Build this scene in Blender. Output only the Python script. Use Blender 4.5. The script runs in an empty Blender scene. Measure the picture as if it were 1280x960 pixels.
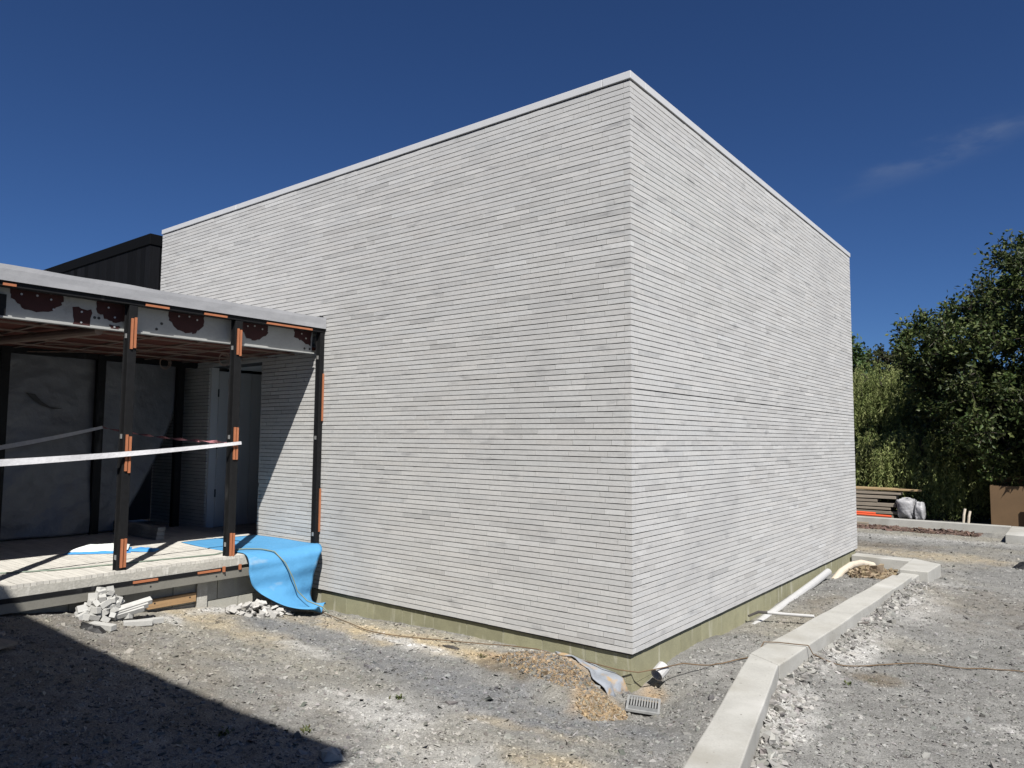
import bpy, math, random
import numpy as np
from mathutils import Vector, Matrix
R = math.radians
C = bpy.context.scene.collection
sc = bpy.context.scene
rng = np.random.default_rng(7)
random.seed(7)

# ------------------------------------------------------------------ camera, sky, sun, exposure
cam_d = bpy.data.cameras.new('camera'); cam = bpy.data.objects.new('camera', cam_d); C.objects.link(cam)
CAM = Vector((2.42386, -4.46840, 1.43854))
yaw, pitch, roll = -0.660016, 0.0755893, 0.00763848
fwd = Vector((math.sin(yaw)*math.cos(pitch), math.cos(yaw)*math.cos(pitch), math.sin(pitch)))
rt0 = Vector((math.cos(yaw), -math.sin(yaw), 0)); up0 = rt0.cross(fwd)
rt = math.cos(roll)*rt0 + math.sin(roll)*up0; up = -math.sin(roll)*rt0 + math.cos(roll)*up0
cam.matrix_world = Matrix(((rt.x, up.x, -fwd.x, CAM.x), (rt.y, up.y, -fwd.y, CAM.y), (rt.z, up.z, -fwd.z, CAM.z), (0, 0, 0, 1)))
cam_d.sensor_width = 36; cam_d.lens = 36*909.808/1280; cam_d.clip_start = 0.05; cam_d.clip_end = 2000
sc.camera = cam
SUN = Vector((1, -0.87, 1.65)).normalized()
elev = math.asin(SUN.z); rot = math.atan2(SUN.x, SUN.y)
w = bpy.data.worlds.new('World'); sc.world = w; w.use_nodes = True
nt = w.node_tree; bg = nt.nodes['Background']
sky = nt.nodes.new('ShaderNodeTexSky'); sky.sky_type = 'NISHITA'; sky.sun_disc = False
sky.sun_elevation = elev; sky.sun_rotation = rot
sky.altitude = 300; sky.air_density = 0.8; sky.dust_density = 0.15; sky.ozone_density = 5.0
bg.inputs['Strength'].default_value = 0.05
# one faint wisp of cirrus, as part of the sky itself
def N(tree, typ, **kw):
    n = tree.nodes.new(typ)
    for k, v in kw.items(): setattr(n, k, v)
    return n
tc = N(nt, 'ShaderNodeTexCoord')
wd = Vector((-0.0996, 0.9386, 0.3302)).normalized()      # middle of the wisp
wu = Vector((0.9702, 0.0092, 0.2421)).normalized()          # along it
wv = wd.cross(wu).normalized()
def dotn(v):
    n = N(nt, 'ShaderNodeVectorMath', operation='DOT_PRODUCT'); nt.links.new(tc.outputs['Generated'], n.inputs[0]); n.inputs[1].default_value = v; return n.outputs['Value']
def mth(op, a, b=None, c=None, clamp=False):
    n = N(nt, 'ShaderNodeMath', operation=op); n.use_clamp = clamp
    for i, x in enumerate((a, b, c)):
        if x is None: continue
        if isinstance(x, (int, float)): n.inputs[i].default_value = x
        else: nt.links.new(x, n.inputs[i])
    return n.outputs[0]
a_ = dotn(wu); b_ = dotn(wv); front = mth('GREATER_THAN', dotn(wd), 0.5)
mapn = N(nt, 'ShaderNodeMapping'); mapn.inputs['Scale'].default_value = (9, 9, 26); nt.links.new(tc.outputs['Generated'], mapn.inputs[0])
nz = N(nt, 'ShaderNodeTexNoise'); nz.inputs['Scale'].default_value = 2.2; nz.inputs['Detail'].default_value = 6; nt.links.new(mapn.outputs[0], nz.inputs['Vector'])
ga = mth('POWER', 2.718, mth('MULTIPLY', mth('POWER', mth('ABSOLUTE', mth('DIVIDE', a_, 0.085)), 2.0), -1.0))
gb = mth('POWER', 2.718, mth('MULTIPLY', mth('POWER', mth('ABSOLUTE', mth('DIVIDE', mth('ADD', b_, mth('MULTIPLY', mth('SUBTRACT', nz.outputs[0], 0.5), 0.035)), 0.011)), 2.0), -1.0))
wisp = mth('MULTIPLY', mth('MULTIPLY', mth('MULTIPLY', ga, gb), front), mth('MULTIPLY', mth('SUBTRACT', nz.outputs[0], 0.25, clamp=True), 0.58))
tint = N(nt, 'ShaderNodeMix', data_type='RGBA', blend_type='MULTIPLY'); tint.inputs[0].default_value = 1
nt.links.new(sky.outputs[0], tint.inputs[6]); tint.inputs[7].default_value = (0.43, 0.605, 0.86, 1)
mixc = N(nt, 'ShaderNodeMix', data_type='RGBA'); nt.links.new(wisp, mixc.inputs[0]); nt.links.new(tint.outputs[2], mixc.inputs[6])
mixc.inputs[7].default_value = (4.0, 4.6, 5.6, 1)
nt.links.new(mixc.outputs[2], bg.inputs['Color'])
sd = bpy.data.lights.new('sun', 'SUN'); sd.energy = 5.0; sd.angle = R(0.53); sd.color = (1.0, 0.962, 0.905)
sun = bpy.data.objects.new('sun', sd); C.objects.link(sun); sun.rotation_euler = SUN.to_track_quat('Z', 'Y').to_euler(); sun.location = (6, -6, 12)
vs = sc.view_settings; vs.view_transform = 'Standard'; vs.look = 'None'; vs.gamma = 1; vs.use_curve_mapping = False; vs.exposure = 0.64
sc.cycles.use_denoising = True
sc.cycles.max_bounces = 6; sc.cycles.diffuse_bounces = 2; sc.cycles.transparent_max_bounces = 6

# ------------------------------------------------------------------ helpers
class MB:
    """collects geometry with a colour per vertex and links it as one mesh object"""
    def __init__(s): s.v = []; s.f = []; s.c = []
    def add(s, vs_, fs, col=(1, 1, 1)):
        o = len(s.v); s.v.extend([tuple(q) for q in vs_]); s.f.extend([tuple(i+o for i in q) for q in fs]); s.c.extend([col]*len(vs_)); return s
    def box(s, x0, x1, y0, y1, z0, z1, col=(1, 1, 1)):
        v = [(x, y, z) for x in (x0, x1) for y in (y0, y1) for z in (z0, z1)]
        f = [(0, 1, 3, 2), (4, 6, 7, 5), (0, 4, 5, 1), (2, 3, 7, 6), (0, 2, 6, 4), (1, 5, 7, 3)]
        return s.add(v, f, col)
    def obox(s, c, ax, ay, az, hx, hy, hz, col=(1, 1, 1)):
        c = Vector(c); v = [c+ax*(hx*i)+ay*(hy*j)+az*(hz*k) for i in (-1, 1) for j in (-1, 1) for k in (-1, 1)]
        f = [(0, 1, 3, 2), (4, 6, 7, 5), (0, 4, 5, 1), (2, 3, 7, 6), (0, 2, 6, 4), (1, 5, 7, 3)]
        return s.add(v, f, col)
    def tube(s, pts, r, n=8, cap=True, col=(1, 1, 1)):
        pts = [Vector(q) for q in pts]; rs = r if isinstance(r, (list, tuple)) else [r]*len(pts)
        vs_ = []; ref = None
        for i, q in enumerate(pts):
            t = (pts[min(i+1, len(pts)-1)]-pts[max(i-1, 0)]).normalized()
            if ref is None: ref = Vector((0, 0, 1)) if abs(t.z) < .9 else Vector((1, 0, 0))
            a = (ref - t*ref.dot(t)).normalized(); b = t.cross(a); ref = a
            for k in range(n):
                an = 2*math.pi*k/n; vs_.append(q+(a*math.cos(an)+b*math.sin(an))*rs[i])
        fs = [(i*n+k, i*n+(k+1) % n, (i+1)*n+(k+1) % n, (i+1)*n+k) for i in range(len(pts)-1) for k in range(n)]
        if cap: fs += [tuple(range(n-1, -1, -1)), tuple((len(pts)-1)*n+k for k in range(n))]
        return s.add(vs_, fs, col)
    def build(s, name, mat, parent=None, smooth=False, bevel=0, **props):
        me = bpy.data.meshes.new(name); me.from_pydata(s.v, [], s.f)
        at = me.attributes.new('col', 'FLOAT_COLOR', 'POINT')
        a = np.ones((len(s.v), 4), np.float32); a[:, :3] = np.array(s.c, np.float32) if s.c else 1
        at.data.foreach_set('color', a.ravel())
        if smooth: me.polygons.foreach_set('use_smooth', [True]*len(me.polygons))
        me.materials.append(mat); me.update()
        o = bpy.data.objects.new(name, me); C.objects.link(o)
        if parent is not None: o.parent = parent
        for k, v in props.items(): o[k] = v
        if bevel:
            m = o.modifiers.new('bevel', 'BEVEL'); m.width = bevel; m.segments = 2; m.limit_method = 'ANGLE'
        return o
def np_mesh(name, verts, faces, mat, parent=None, col=None, smooth=False, **props):
    """numpy verts (n,3), faces (m,k) -> object"""
    verts = np.asarray(verts, np.float32); faces = np.asarray(faces, np.int32); k = faces.shape[1]
    me = bpy.data.meshes.new(name); me.vertices.add(len(verts)); me.vertices.foreach_set('co', verts.ravel())
    me.loops.add(faces.size); me.loops.foreach_set('vertex_index', faces.ravel())
    me.polygons.add(len(faces)); me.polygons.foreach_set('loop_start', np.arange(0, faces.size, k, dtype=np.int32))
    if smooth: me.polygons.foreach_set('use_smooth', np.ones(len(faces), bool))
    me.update(calc_edges=True); me.validate()
    if not smooth: me.polygons.foreach_set('use_smooth', np.zeros(len(faces), bool))
    if col is not None:
        at = me.attributes.new('col', 'FLOAT_COLOR', 'POINT'); a = np.ones((len(verts), 4), np.float32); a[:, :3] = col; at.data.foreach_set('color', a.ravel())
    me.materials.append(mat)
    o = bpy.data.objects.new(name, me); C.objects.link(o)
    if parent is not None: o.parent = parent
    for q, v in props.items(): o[q] = v
    return o
def thing(name, label, cat, loc=(0, 0, 0), group=None):
    o = bpy.data.objects.new(name, None); C.objects.link(o); o.location = loc; o.empty_display_size = .1
    o['label'] = label; o['category'] = cat
    if group: o['group'] = group
    return o
def hold(root):
    """children of a thing are modelled in world space: keep them there"""
    mi = Matrix.Translation(-Vector(root.location))
    for ch in root.children:
        ch.matrix_parent_inverse = mi
def tagged(o, label, cat, group=None):
    o['label'] = label; o['category'] = cat
    if group: o['group'] = group
    return o

def hash2(ix, iy, seed):
    h = (ix.astype(np.int64)*374761393 + iy.astype(np.int64)*668265263 + seed*982451653) & 0xffffffff
    h = ((h ^ (h >> 13))*1274126177) & 0xffffffff
    return ((h ^ (h >> 16)) & 0xffff)/65535.0
def vnoise(x, y, seed=0):
    ix = np.floor(x); iy = np.floor(y); fx = x-ix; fy = y-iy
    fx = fx*fx*fx*(fx*(fx*6-15)+10); fy = fy*fy*fy*(fy*(fy*6-15)+10)
    a = hash2(ix, iy, seed); b = hash2(ix+1, iy, seed); c = hash2(ix, iy+1, seed); d = hash2(ix+1, iy+1, seed)
    return (a*(1-fx)+b*fx)*(1-fy)+(c*(1-fx)+d*fx)*fy - .5
def fbm(x, y, oct=4, seed=0, gain=.5):
    r = 0; a = 1; t = 0
    for o in range(oct):
        r = r+a*vnoise(x*2**o+17.3*o, y*2**o-9.1*o, seed+o); t += a; a *= gain
    return r/t

# ------------------------------------------------------------------ materials
def mat(name, color=(.5, .5, .5), rough=.8, attr=False, var=0.0, vscale=8, vstretch=(1, 1, 1), bump=0.0, bscale=60, bdist=.01, metal=0, fine=0.0, fscale=200, spec=.5, stains=None, trans=0, edge_detail=8):
    m = bpy.data.materials.new(name); m.use_nodes = True; t = m.node_tree; b = t.nodes['Principled BSDF']
    b.inputs['Roughness'].default_value = rough; b.inputs['Metallic'].default_value = metal
    b.inputs['Specular IOR Level'].default_value = spec
    tcn = N(t, 'ShaderNodeTexCoord'); mp = N(t, 'ShaderNodeMapping'); mp.inputs['Scale'].default_value = vstretch
    geo = N(t, 'ShaderNodeNewGeometry'); t.links.new(geo.outputs['Position'], mp.inputs[0])
    if attr:
        at = N(t, 'ShaderNodeAttribute', attribute_name='col'); cur = at.outputs['Color']
        if color is not None:
            mm = N(t, 'ShaderNodeMix', data_type='RGBA', blend_type='MULTIPLY'); mm.inputs[0].default_value = 1
            t.links.new(cur, mm.inputs[6]); mm.inputs[7].default_value = (*color, 1); cur = mm.outputs[2]
    else:
        rgb = N(t, 'ShaderNodeRGB'); rgb.outputs[0].default_value = (*color, 1); cur = rgb.outputs[0]
    def vary(cur, amt, scale, detail):
        n = N(t, 'ShaderNodeTexNoise'); n.inputs['Scale'].default_value = scale; n.inputs['Detail'].default_value = detail; n.inputs['Roughness'].default_value = .62
        t.links.new(mp.outputs[0], n.inputs['Vector'])
        mr = N(t, 'ShaderNodeMapRange'); mr.inputs[1].default_value = .3; mr.inputs[2].default_value = .7; mr.inputs[3].default_value = 1-amt; mr.inputs[4].default_value = 1+amt
        t.links.new(n.outputs[0], mr.inputs[0])
        mm = N(t, 'ShaderNodeMix', data_type='RGBA', blend_type='MULTIPLY'); mm.inputs[0].default_value = 1
        t.links.new(cur, mm.inputs[6]); t.links.new(mr.outputs[0], mm.inputs[7]); return mm.outputs[2]
    if var: cur = vary(cur, var, vscale, edge_detail)
    if fine: cur = vary(cur, fine, fscale, 3)
    if stains:   # list of (colour, scale, lo, hi, stretch)
        for (sc_, s_, lo, hi, st) in stains:
            mp2 = N(t, 'ShaderNodeMapping'); mp2.inputs['Scale'].default_value = st; t.links.new(geo.outputs['Position'], mp2.inputs[0])
            n = N(t, 'ShaderNodeTexNoise'); n.inputs['Scale'].default_value = s_; n.inputs['Detail'].default_value = 7; t.links.new(mp2.outputs[0], n.inputs['Vector'])
            mr = N(t, 'ShaderNodeMapRange'); mr.inputs[1].default_value = lo; mr.inputs[2].default_value = hi; t.links.new(n.outputs[0], mr.inputs[0])
            mm = N(t, 'ShaderNodeMix', data_type='RGBA'); t.links.new(mr.outputs[0], mm.inputs[0]); t.links.new(cur, mm.inputs[6]); mm.inputs[7].default_value = (*sc_, 1); cur = mm.outputs[2]
    t.links.new(cur, b.inputs['Base Color'])
    if bump:
        n = N(t, 'ShaderNodeTexNoise'); n.inputs['Scale'].default_value = bscale; n.inputs['Detail'].default_value = 6; t.links.new(mp.outputs[0], n.inputs['Vector'])
        bp = N(t, 'ShaderNodeBump'); bp.inputs['Strength'].default_value = bump; bp.inputs['Distance'].default_value = bdist; t.links.new(n.outputs[0], bp.inputs['Height']); t.links.new(bp.outputs[0], b.inputs['Normal'])
    return m
M = {}
M['brick'] = mat('pale brick', (.475, .473, .462), .9, attr=True, var=.07, vscale=30, fine=.06, fscale=160, bump=.35, bscale=130, bdist=.004, spec=.25,
                 stains=[((.41, .408, .402), .9, .52, .80, (1, 1, 1)), ((.27, .271, .272), 3.4, .60, .80, (1, 1, 4)), ((.56, .555, .54), 2.2, .60, .80, (1, 1, 3))])
M['mortar'] = mat('mortar', (.085, .086, .087), .95, var=.15, vscale=14, spec=.2)
M['block'] = mat('plinth block', (.245, .238, .155), .92, attr=True, var=.10, vscale=9, fine=.08, fscale=120, bump=.3, bscale=90, bdist=.006, spec=.2,
                 stains=[((.42, .41, .33), 2.6, .60, .74, (6, 6, .8))])
M['block_mortar'] = mat('block joint', (.33, .325, .25), .95, var=.15, vscale=14, spec=.2)
M['coping'] = mat('coping metal', (.54, .545, .55), .5, var=.03, vscale=6, spec=.5)
M['fascia'] = mat('roof membrane', (.27, .275, .29), .7, var=.05, vscale=5, bump=.3, bscale=6, bdist=.03)
M['black_steel'] = mat('black steel', (.008, .0083, .0092), .6, var=.25, vscale=20, fine=.15, fscale=90, spec=.2, stains=[((.07, .07, .072), 7, .62, .78, (1, 1, .25))])
M['orange'] = mat('orange packer', (.35, .125, .055), .75, var=.12, vscale=14)
M['white_steel'] = mat('painted beam', (.32, .325, .315), .55, var=.08, vscale=6, fine=.05, fscale=60, stains=[((.22, .22, .21), 9, .62, .75, (1, 1, 1))])
M['primer'] = mat('red primer', (.035, .006, .006), .8, var=.15, vscale=20)
M['bolt'] = mat('zinc bolt', (.45, .45, .44), .45, metal=.6)
M['grey_steel'] = mat('grey channel', (.16, .155, .135), .6, var=.10, vscale=5, fine=.06, fscale=80)
M['ceiling'] = mat('underside board', (.105, .026, .014), .85, var=.3, vscale=5, vstretch=(.6, 6, 1))
M['batten'] = mat('ceiling batten', (.22, .16, .13), .7, var=.1)
M['concrete'] = mat('kerb concrete', (.345, .34, .315), .9, var=.09, vscale=4, fine=.07, fscale=90, bump=.25, bscale=110, bdist=.004, spec=.25,
                    stains=[((.27, .258, .225), 2.3, .50, .75, (1, 1, 1)), ((.43, .425, .40), 1.4, .56, .72, (1, 1, 1)), ((.15, .14, .12), 38, .66, .73, (1, 1, 1))])
M['slab'] = mat('slab concrete', (.36, .35, .315), .92, var=.16, vscale=7, fine=.1, fscale=70, bump=.4, bscale=60, bdist=.008, spec=.2,
                stains=[((.52, .51, .47), 5, .58, .68, (4, 4, .8))])
M['paver'] = mat('paver', (.47, .455, .415), .9, attr=True, var=.07, vscale=18, fine=.06, fscale=120, bump=.25, bscale=90, bdist=.004, spec=.25)
M['ply'] = mat('weathered timber', (.30, .19, .095), .8, attr=True, var=.2, vscale=6, vstretch=(1, 1, 12), fine=.08, fscale=80)
M['timber'] = mat('grey timber', (.22, .19, .15), .85, attr=True, var=.2, vscale=3, vstretch=(1, 9, 9), fine=.08, fscale=60)
M['pvc'] = mat('white pvc', (.43, .43, .425), .4, var=.05, vscale=10)
M['pvc_cream'] = mat('cream pvc', (.52, .46, .37), .5, var=.06, vscale=10)
M['black'] = mat('black plastic', (.012, .012, .013), .5, var=.2, vscale=20)
M['blue'] = mat('blue foam', (.07, .245, .45), .75, var=.06, vscale=5, bump=.35, bscale=14, bdist=.02, spec=.3, stains=[((.24, .33, .41), 3.5, .60, .78, (1, 1, 3))])
M['blue_dk'] = mat('blue sheet', (.05, .24, .52), .6, var=.1)
M['paper'] = mat('white sheet', (.66, .70, .68), .7, var=.05, vscale=9)
M['plastic_sheet'] = mat('grey plastic sheet', (.125, .13, .14), .42, var=.15, vscale=3, bump=.5, bscale=5, bdist=.05, spec=.5)
M['door'] = mat('grey door', (.50, .505, .51), .6, var=.04, vscale=3)
M['door_dark'] = mat('dark room wall', (.06, .06, .065), .8); M['door_frame'] = mat('grey door frame', (.58, .585, .59), .6)
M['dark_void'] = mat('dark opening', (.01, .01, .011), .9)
M['soffit'] = mat('plaster soffit', (.65, .67, .68), .8)
M['clad'] = mat('black cladding', (.005, .0053, .0065), .8, attr=True, var=.25, vscale=5, vstretch=(8, 8, .6), spec=.1)
M['trim'] = mat('black flashing', (.0035, .0038, .0045), .8, spec=.08)
M['tape'] = mat('white tape', (.52, .52, .535), .5, var=.10, vscale=25, bump=.4, bscale=40)
M['tape_red'] = mat('red and white tape', (.36, .16, .18), .5, var=.5, vscale=14)
M['cable'] = mat('brown cable', (.12, .08, .045), .6, var=.3, vscale=6, spec=.3)
M['cable_dark'] = mat('dark cable', (.045, .04, .035), .6, var=.3, vscale=10)
M['cable_green'] = mat('grey green cable', (.15, .19, .15), .6)
M['membrane'] = mat('grey membrane', (.23, .25, .28), .75, var=.15, vscale=9, bump=.5, bscale=30, bdist=.01, stains=[((.34, .24, .13), 7, .52, .62, (1, 1, 1))])
M['galv'] = mat('galvanised grate', (.30, .305, .30), .55, var=.15, vscale=30, metal=.3)
M['galv_dark'] = mat('grate plate', (.14, .145, .145), .6, var=.2, vscale=40)
M['clay'] = mat('clay', None, .95, attr=True, var=.2, vscale=30, bump=.5, bscale=60, bdist=.01, spec=.15)
M['wrap'] = mat('white wrap', (.30, .30, .31), .5, var=.04, bump=.6, bscale=9, bdist=.05)
M['orange_pipe'] = mat('orange conduit', (.62, .09, .03), .5)
M['card'] = mat('brown board', (.115, .07, .034), .85, var=.12, vscale=3)
M['bark'] = mat('bark', (.055, .045, .035), .95, var=.3, vscale=8, vstretch=(1, 1, .3), bump=.6, bscale=20, bdist=.03)
M['mulch'] = mat('mulch', None, .95, attr=True, var=.25, vscale=30, spec=.15)
M['white_brick'] = mat('white wing wall', (.5, .49, .47), .9, var=.06, vscale=20, bump=.3, bscale=40)

def ground_mat(name, bump=.55):
    m = mat(name, None, .95, attr=True, var=.18, vscale=9, fine=.36, fscale=115, bump=bump, bscale=70, bdist=.02, spec=.18)
    return m
M['ground'] = ground_mat('gravel ground'); M['stone'] = mat('crushed stone', None, .9, attr=True, var=.10, vscale=40, spec=.25)
def leaf_mat(name, rough=.55, trans=.25):
    m = bpy.data.materials.new(name); m.use_nodes = True; t = m.node_tree; b = t.nodes['Principled BSDF']; out = t.nodes['Material Output']
    at = N(t, 'ShaderNodeAttribute', attribute_name='col'); t.links.new(at.outputs[0], b.inputs['Base Color'])
    b.inputs['Roughness'].default_value = rough; b.inputs['Specular IOR Level'].default_value = .22
    tr = N(t, 'ShaderNodeBsdfTranslucent'); t.links.new(at.outputs[0], tr.inputs[0])
    mx = N(t, 'ShaderNodeMixShader'); mx.inputs[0].default_value = trans; t.links.new(b.outputs[0], mx.inputs[1]); t.links.new(tr.outputs[0], mx.inputs[2]); t.links.new(mx.outputs[0], out.inputs[0])
    return m
M['leaf'] = leaf_mat('leaf', .5, .18); M['leaf_soft'] = leaf_mat('willow leaf', .6, .35)

# ------------------------------------------------------------------ ground
CP = np.array([
 (-3.31,-.03,-.171),(-2.48,-.03,-.155),(-1.75,-.03,-.128),(-1.17,-.03,-.112),(-.97,-.03,-.117),(-.4,-.04,-.122),(-.15,-.04,-.18),(.02,-.04,-.275),
 (.05,.1,-.285),(.05,.53,-.195),(.05,.94,-.16),(.05,1.67,-.188),(.05,2.9,-.18),(.05,4.44,-.16),(.05,5.9,-.16),(.05,5.0,-.17),
 (-3.4,-.6,-.09),(-3.4,-1.2,.02),(-3.4,-1.55,.045),(-3.3,-1.95,.10),(-3.27,-2.46,.195),(-3.5,-3.1,.24),
 (-2.75,-2.36,.11),(-1.96,-2.22,.01),(-1.28,-2.12,-.06),(-.49,-2.02,-.10),(.3,-1.95,-.12),
 (-2.6,-1.3,-.02),(-1.6,-1.2,-.09),(-.6,-1.0,-.14),(0,-1.4,-.15),(.5,-1.1,-.165),(.15,-.75,-.20),
 (.12,-.2,-.285),(.25,-.2,-.29),(.5,-.2,-.2),(.3,.6,-.15),(.35,1.5,-.14),(.4,3,-.12),(.42,4.5,-.12),(.3,5.7,-.19),(.55,.2,-.17),(.8,-1,-.17),
 (1.15,-.8,-.19),(1.5,0,-.19),(2,2,-.19),(.95,1.5,-.18),(.85,.5,-.185),(1.05,3,-.18),(1.2,5,-.18),(1.3,6.5,-.18),(3,-1,-.19),
 (-2,8,-.18),(0,8,-.18),(2,8,-.18),(0,10,-.18),(-1,12,-.17),(3,12,-.18),(0,16,-.2),(5,5,-.2),(4,0,-.18),(2.4,-4.5,-.12),(0,-4,-.03),(-2,-4,.1),(-5,-6,.2),(8,-5,-.15),(-8,14,-.2),(12,16,-.2),(-6,30,-.2),(10,30,-.2),(-4,10,-.2)])
def sstep(a, b, x): t = np.clip((x-a)/(b-a), 0, 1); return t*t*(3-2*t)
def _tps(r2): return np.where(r2 > 1e-12, .5*r2*np.log(np.maximum(r2, 1e-12)), 0)
_n = len(CP); _A = np.zeros((_n+3, _n+3)); _A[:_n, :_n] = _tps((CP[:, None, 0]-CP[None, :, 0])**2+(CP[:, None, 1]-CP[None, :, 1])**2)+np.eye(_n)*.004
_A[:_n, _n] = 1; _A[:_n, _n+1:] = CP[:, :2]; _A[_n, :_n] = 1; _A[_n+1:, :_n] = CP[:, :2].T
_W = np.linalg.solve(_A, np.concatenate([CP[:, 2], np.zeros(3)]))
def g_base(x, y):
    x = np.asarray(x, float); y = np.asarray(y, float); z = _W[_n]+_W[_n+1]*x+_W[_n+2]*y
    for k, (cx, cy, cz) in enumerate(CP): z = z+_W[k]*_tps((x-cx)**2+(y-cy)**2)
    far = sstep(9, 16, np.hypot(x, y-3))
    return np.clip(z, -.4, .3)*(1-far)-.2*far
def blob(x, y, cx, cy, rx, ry, rot=0, wob=.35, seed=3, soft=.5):
    c, s = math.cos(rot), math.sin(rot); dx = x-cx; dy = y-cy
    u = (dx*c+dy*s)/rx; v = (-dx*s+dy*c)/ry
    d = np.sqrt(u*u+v*v)+wob*2*fbm(x*4.5, y*4.5, 4, seed)
    return 1-sstep(1-soft, 1+soft*.3, d)
def mound(x, y):
    h = .085*blob(x, y, -.42, -.36, .50, .30, -.15, .12, 31, .9)
    h = h*(1-sstep(.0, .06, x+.25*(y+.3)))
    h = h+.05*blob(x, y, -.02, -.55, .16, .2, 0, .15, 33, .9)
    return h
def gz(x, y):
    x = np.asarray(x, float); y = np.asarray(y, float)
    z = g_base(x, y)+mound(x, y)
    near = 1-sstep(15, 40, np.hypot(x, y))
    amp = np.where((x > .0) & (x < .7) & (y > .4), 1.3, 1.0)
    z = z+near*(.022*fbm(x*1.7, y*1.7, 3, 5)+amp*.022*fbm(x*7, y*7, 4, 9))
    # spill of concrete crumbs along the foot of the kerb
    kx = np.where(y < .7, .80-.205*(y-.6), .82+.026*(y-1.7))
    z = z+near*.035*np.exp(-((x-kx-.06)/.10)**2)*sstep(-2, -.6, y)*(1-sstep(4.8, 5.4, y))*(.6+1.6*fbm(x*5, y*5, 3, 41))
    return z
GREY = np.array((.172, .170, .161)); BEIGE = np.array((.33, .275, .185)); WHITE = np.array((.36, .355, .338)); CLAY = np.array((.30, .205, .11)); BROWN = np.array((.125, .104, .076)); BLUEG = np.array((.138, .141, .145)); PALE = np.array((.25, .232, .185)); SHADED_EARTH = np.array((.05, .045, .03))
PATCH = [  # colour, cx, cy, rx, ry, rot, strength, wobble seed
 (BROWN, -2.2, -2.9, 2.6, 1.4, 0, .45, 1), (PALE, -2.3, -1.45, 1.6, .5, .1, .35, 2), (BLUEG, -2.6, -.95, .9, .22, .1, .75, 3), (BLUEG, -1.0, -.92, 1.1, .25, .05, .8, 3), (BLUEG, -.1, -.95, .8, .4, .25, .8, 4),
 (BEIGE, -2.0, -.38, 1.2, .28, .03, .95, 5), (BEIGE, -1.3, -.38, .85, .18, -.05, .95, 6), (PALE, -1.8, -.15, 1.6, .2, 0, .9, 6), (BEIGE, -3.3, -1.3, .5, .3, .1, .6, 7), (BEIGE, -2.55, -1.25, .5, .2, .2, .4, 8),
 (WHITE, -1.62, -.52, .5, .12, -.06, .85, 9), (WHITE, -.72, -1.5, .62, .33, .25, .6, 10), (WHITE, -.2, -1.8, .45, .28, .5, .45, 11), (WHITE, -3.1, -1.55, .35, .08, -.3, .8, 12),
 (WHITE, -3.3, -1.05, .16, .38, .1, .85, 12), (WHITE, -2.05, -1.15, .3, .12, 0, .55, 13), (WHITE, -.55, -.12, .9, .10, 0, .5, 13),
 (CLAY, -.72, -.38, .34, .13, -.1, .95, 14), (CLAY, -.28, -.28, .36, .20, -.25, .95, 15), (CLAY, .02, -.52, .18, .26, .3, .95, 16), (BROWN, -.70, -.52, .3, .12, -.2, .8, 17), (BLUEG, -.40, -.40, .10, .14, .5, .8, 18), (CLAY, .1, .12, .12, .14, 0, .55, 18),
 (BEIGE, .3, -1.4, .28, .14, .2, .6, 19), (BEIGE, -.1, -1.15, .5, .08, .3, .35, 20),
 (WHITE, 1.0, 1.75, .17, .75, -.03, .8, 21), (WHITE, 1.0, .1, .2, .6, .18, .75, 22), (WHITE, 1.15, 3.7, .28, .95, 0, .7, 23), (WHITE, 1.2, 5.3, .2, .5, 0, .4, 24), (WHITE, 2.2, .75, .35, .2, .3, .4, 23),
 (BROWN, 1.18, 1.15, .24, .14, .2, .75, 25), (BROWN, 1.6, 4.2, .7, 1.2, .1, .35, 26), (BEIGE, .6, 7.5, 1.5, .6, 0, .6, 27), (BROWN, -.3, 8.3, 1.2, .5, 0, .6, 28), (WHITE, .2, 9.6, 3.0, .45, .05, .5, 29), (PALE, .4, 10.2, 4, .5, 0, .6, 30), (PALE, 2.4, 8.9, 2.5, .5, .1, .35, 31),
 (BROWN, .45, 5.2, .4, .5, 0, .7, 34), (PALE, .33, 2.4, .3, 1.3, 0, .3, 35), (BROWN, .4, 2.9, .25, .8, 0, .4, 36),
]
def tint_at(x, y):
    x = np.asarray(x, float); y = np.asarray(y, float)
    t = np.ones((*x.shape, 3))*GREY
    n = fbm(x*2.1, y*2.1, 4, 51); n2 = fbm(x*8, y*8, 3, 57)
    t = t*(1+.35*n+.35*n2)[..., None]
    wn = sstep(.02, .2, fbm(x*.9, y*.9, 4, 61))*.35
    t = t*(1-wn[..., None])+PALE*wn[..., None]
    for (c, cx, cy, rx, ry, ro, st, sd_) in PATCH:
        m_ = blob(x, y, cx, cy, rx, ry, ro, .55, 70+sd_, .8)*st*np.clip(1+1.7*fbm(x*12, y*12, 4, 90+sd_, .65), 0, 1.25)
        m_ = np.clip(m_, 0, 1)[..., None]; t = t*(1-m_)+c*m_
    far = sstep(12.2, 14, y)[..., None]*.75                    # dry ground under the trees, their deep shade put into the colour
    t = t*(1-far)+SHADED_EARTH*far
    far2 = sstep(30, 60, np.hypot(x, y))[..., None]
    t = t*(1-far2)+np.array((.06, .075, .03))*far2
    return t
def axis(a, b, step, lo, hi, grow=1.09):
    core = list(np.arange(a, b+step/2, step)); s = step; q = core[-1]; r_ = []
    while q < hi: s = min(s*grow, 40); q += s; r_.append(q)
    s = step; q = core[0]; l_ = []
    while q > lo: s = min(s*grow, 40); q -= s; l_.append(q)
    return np.array(l_[::-1]+core+r_)
gx = axis(-3.5, 2.3, .019, -400, 400); gy = axis(-2.7, 2.4, .019, -300, 700, 1.025)
X, Y = np.meshgrid(gx, gy, indexing='ij')
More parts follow.
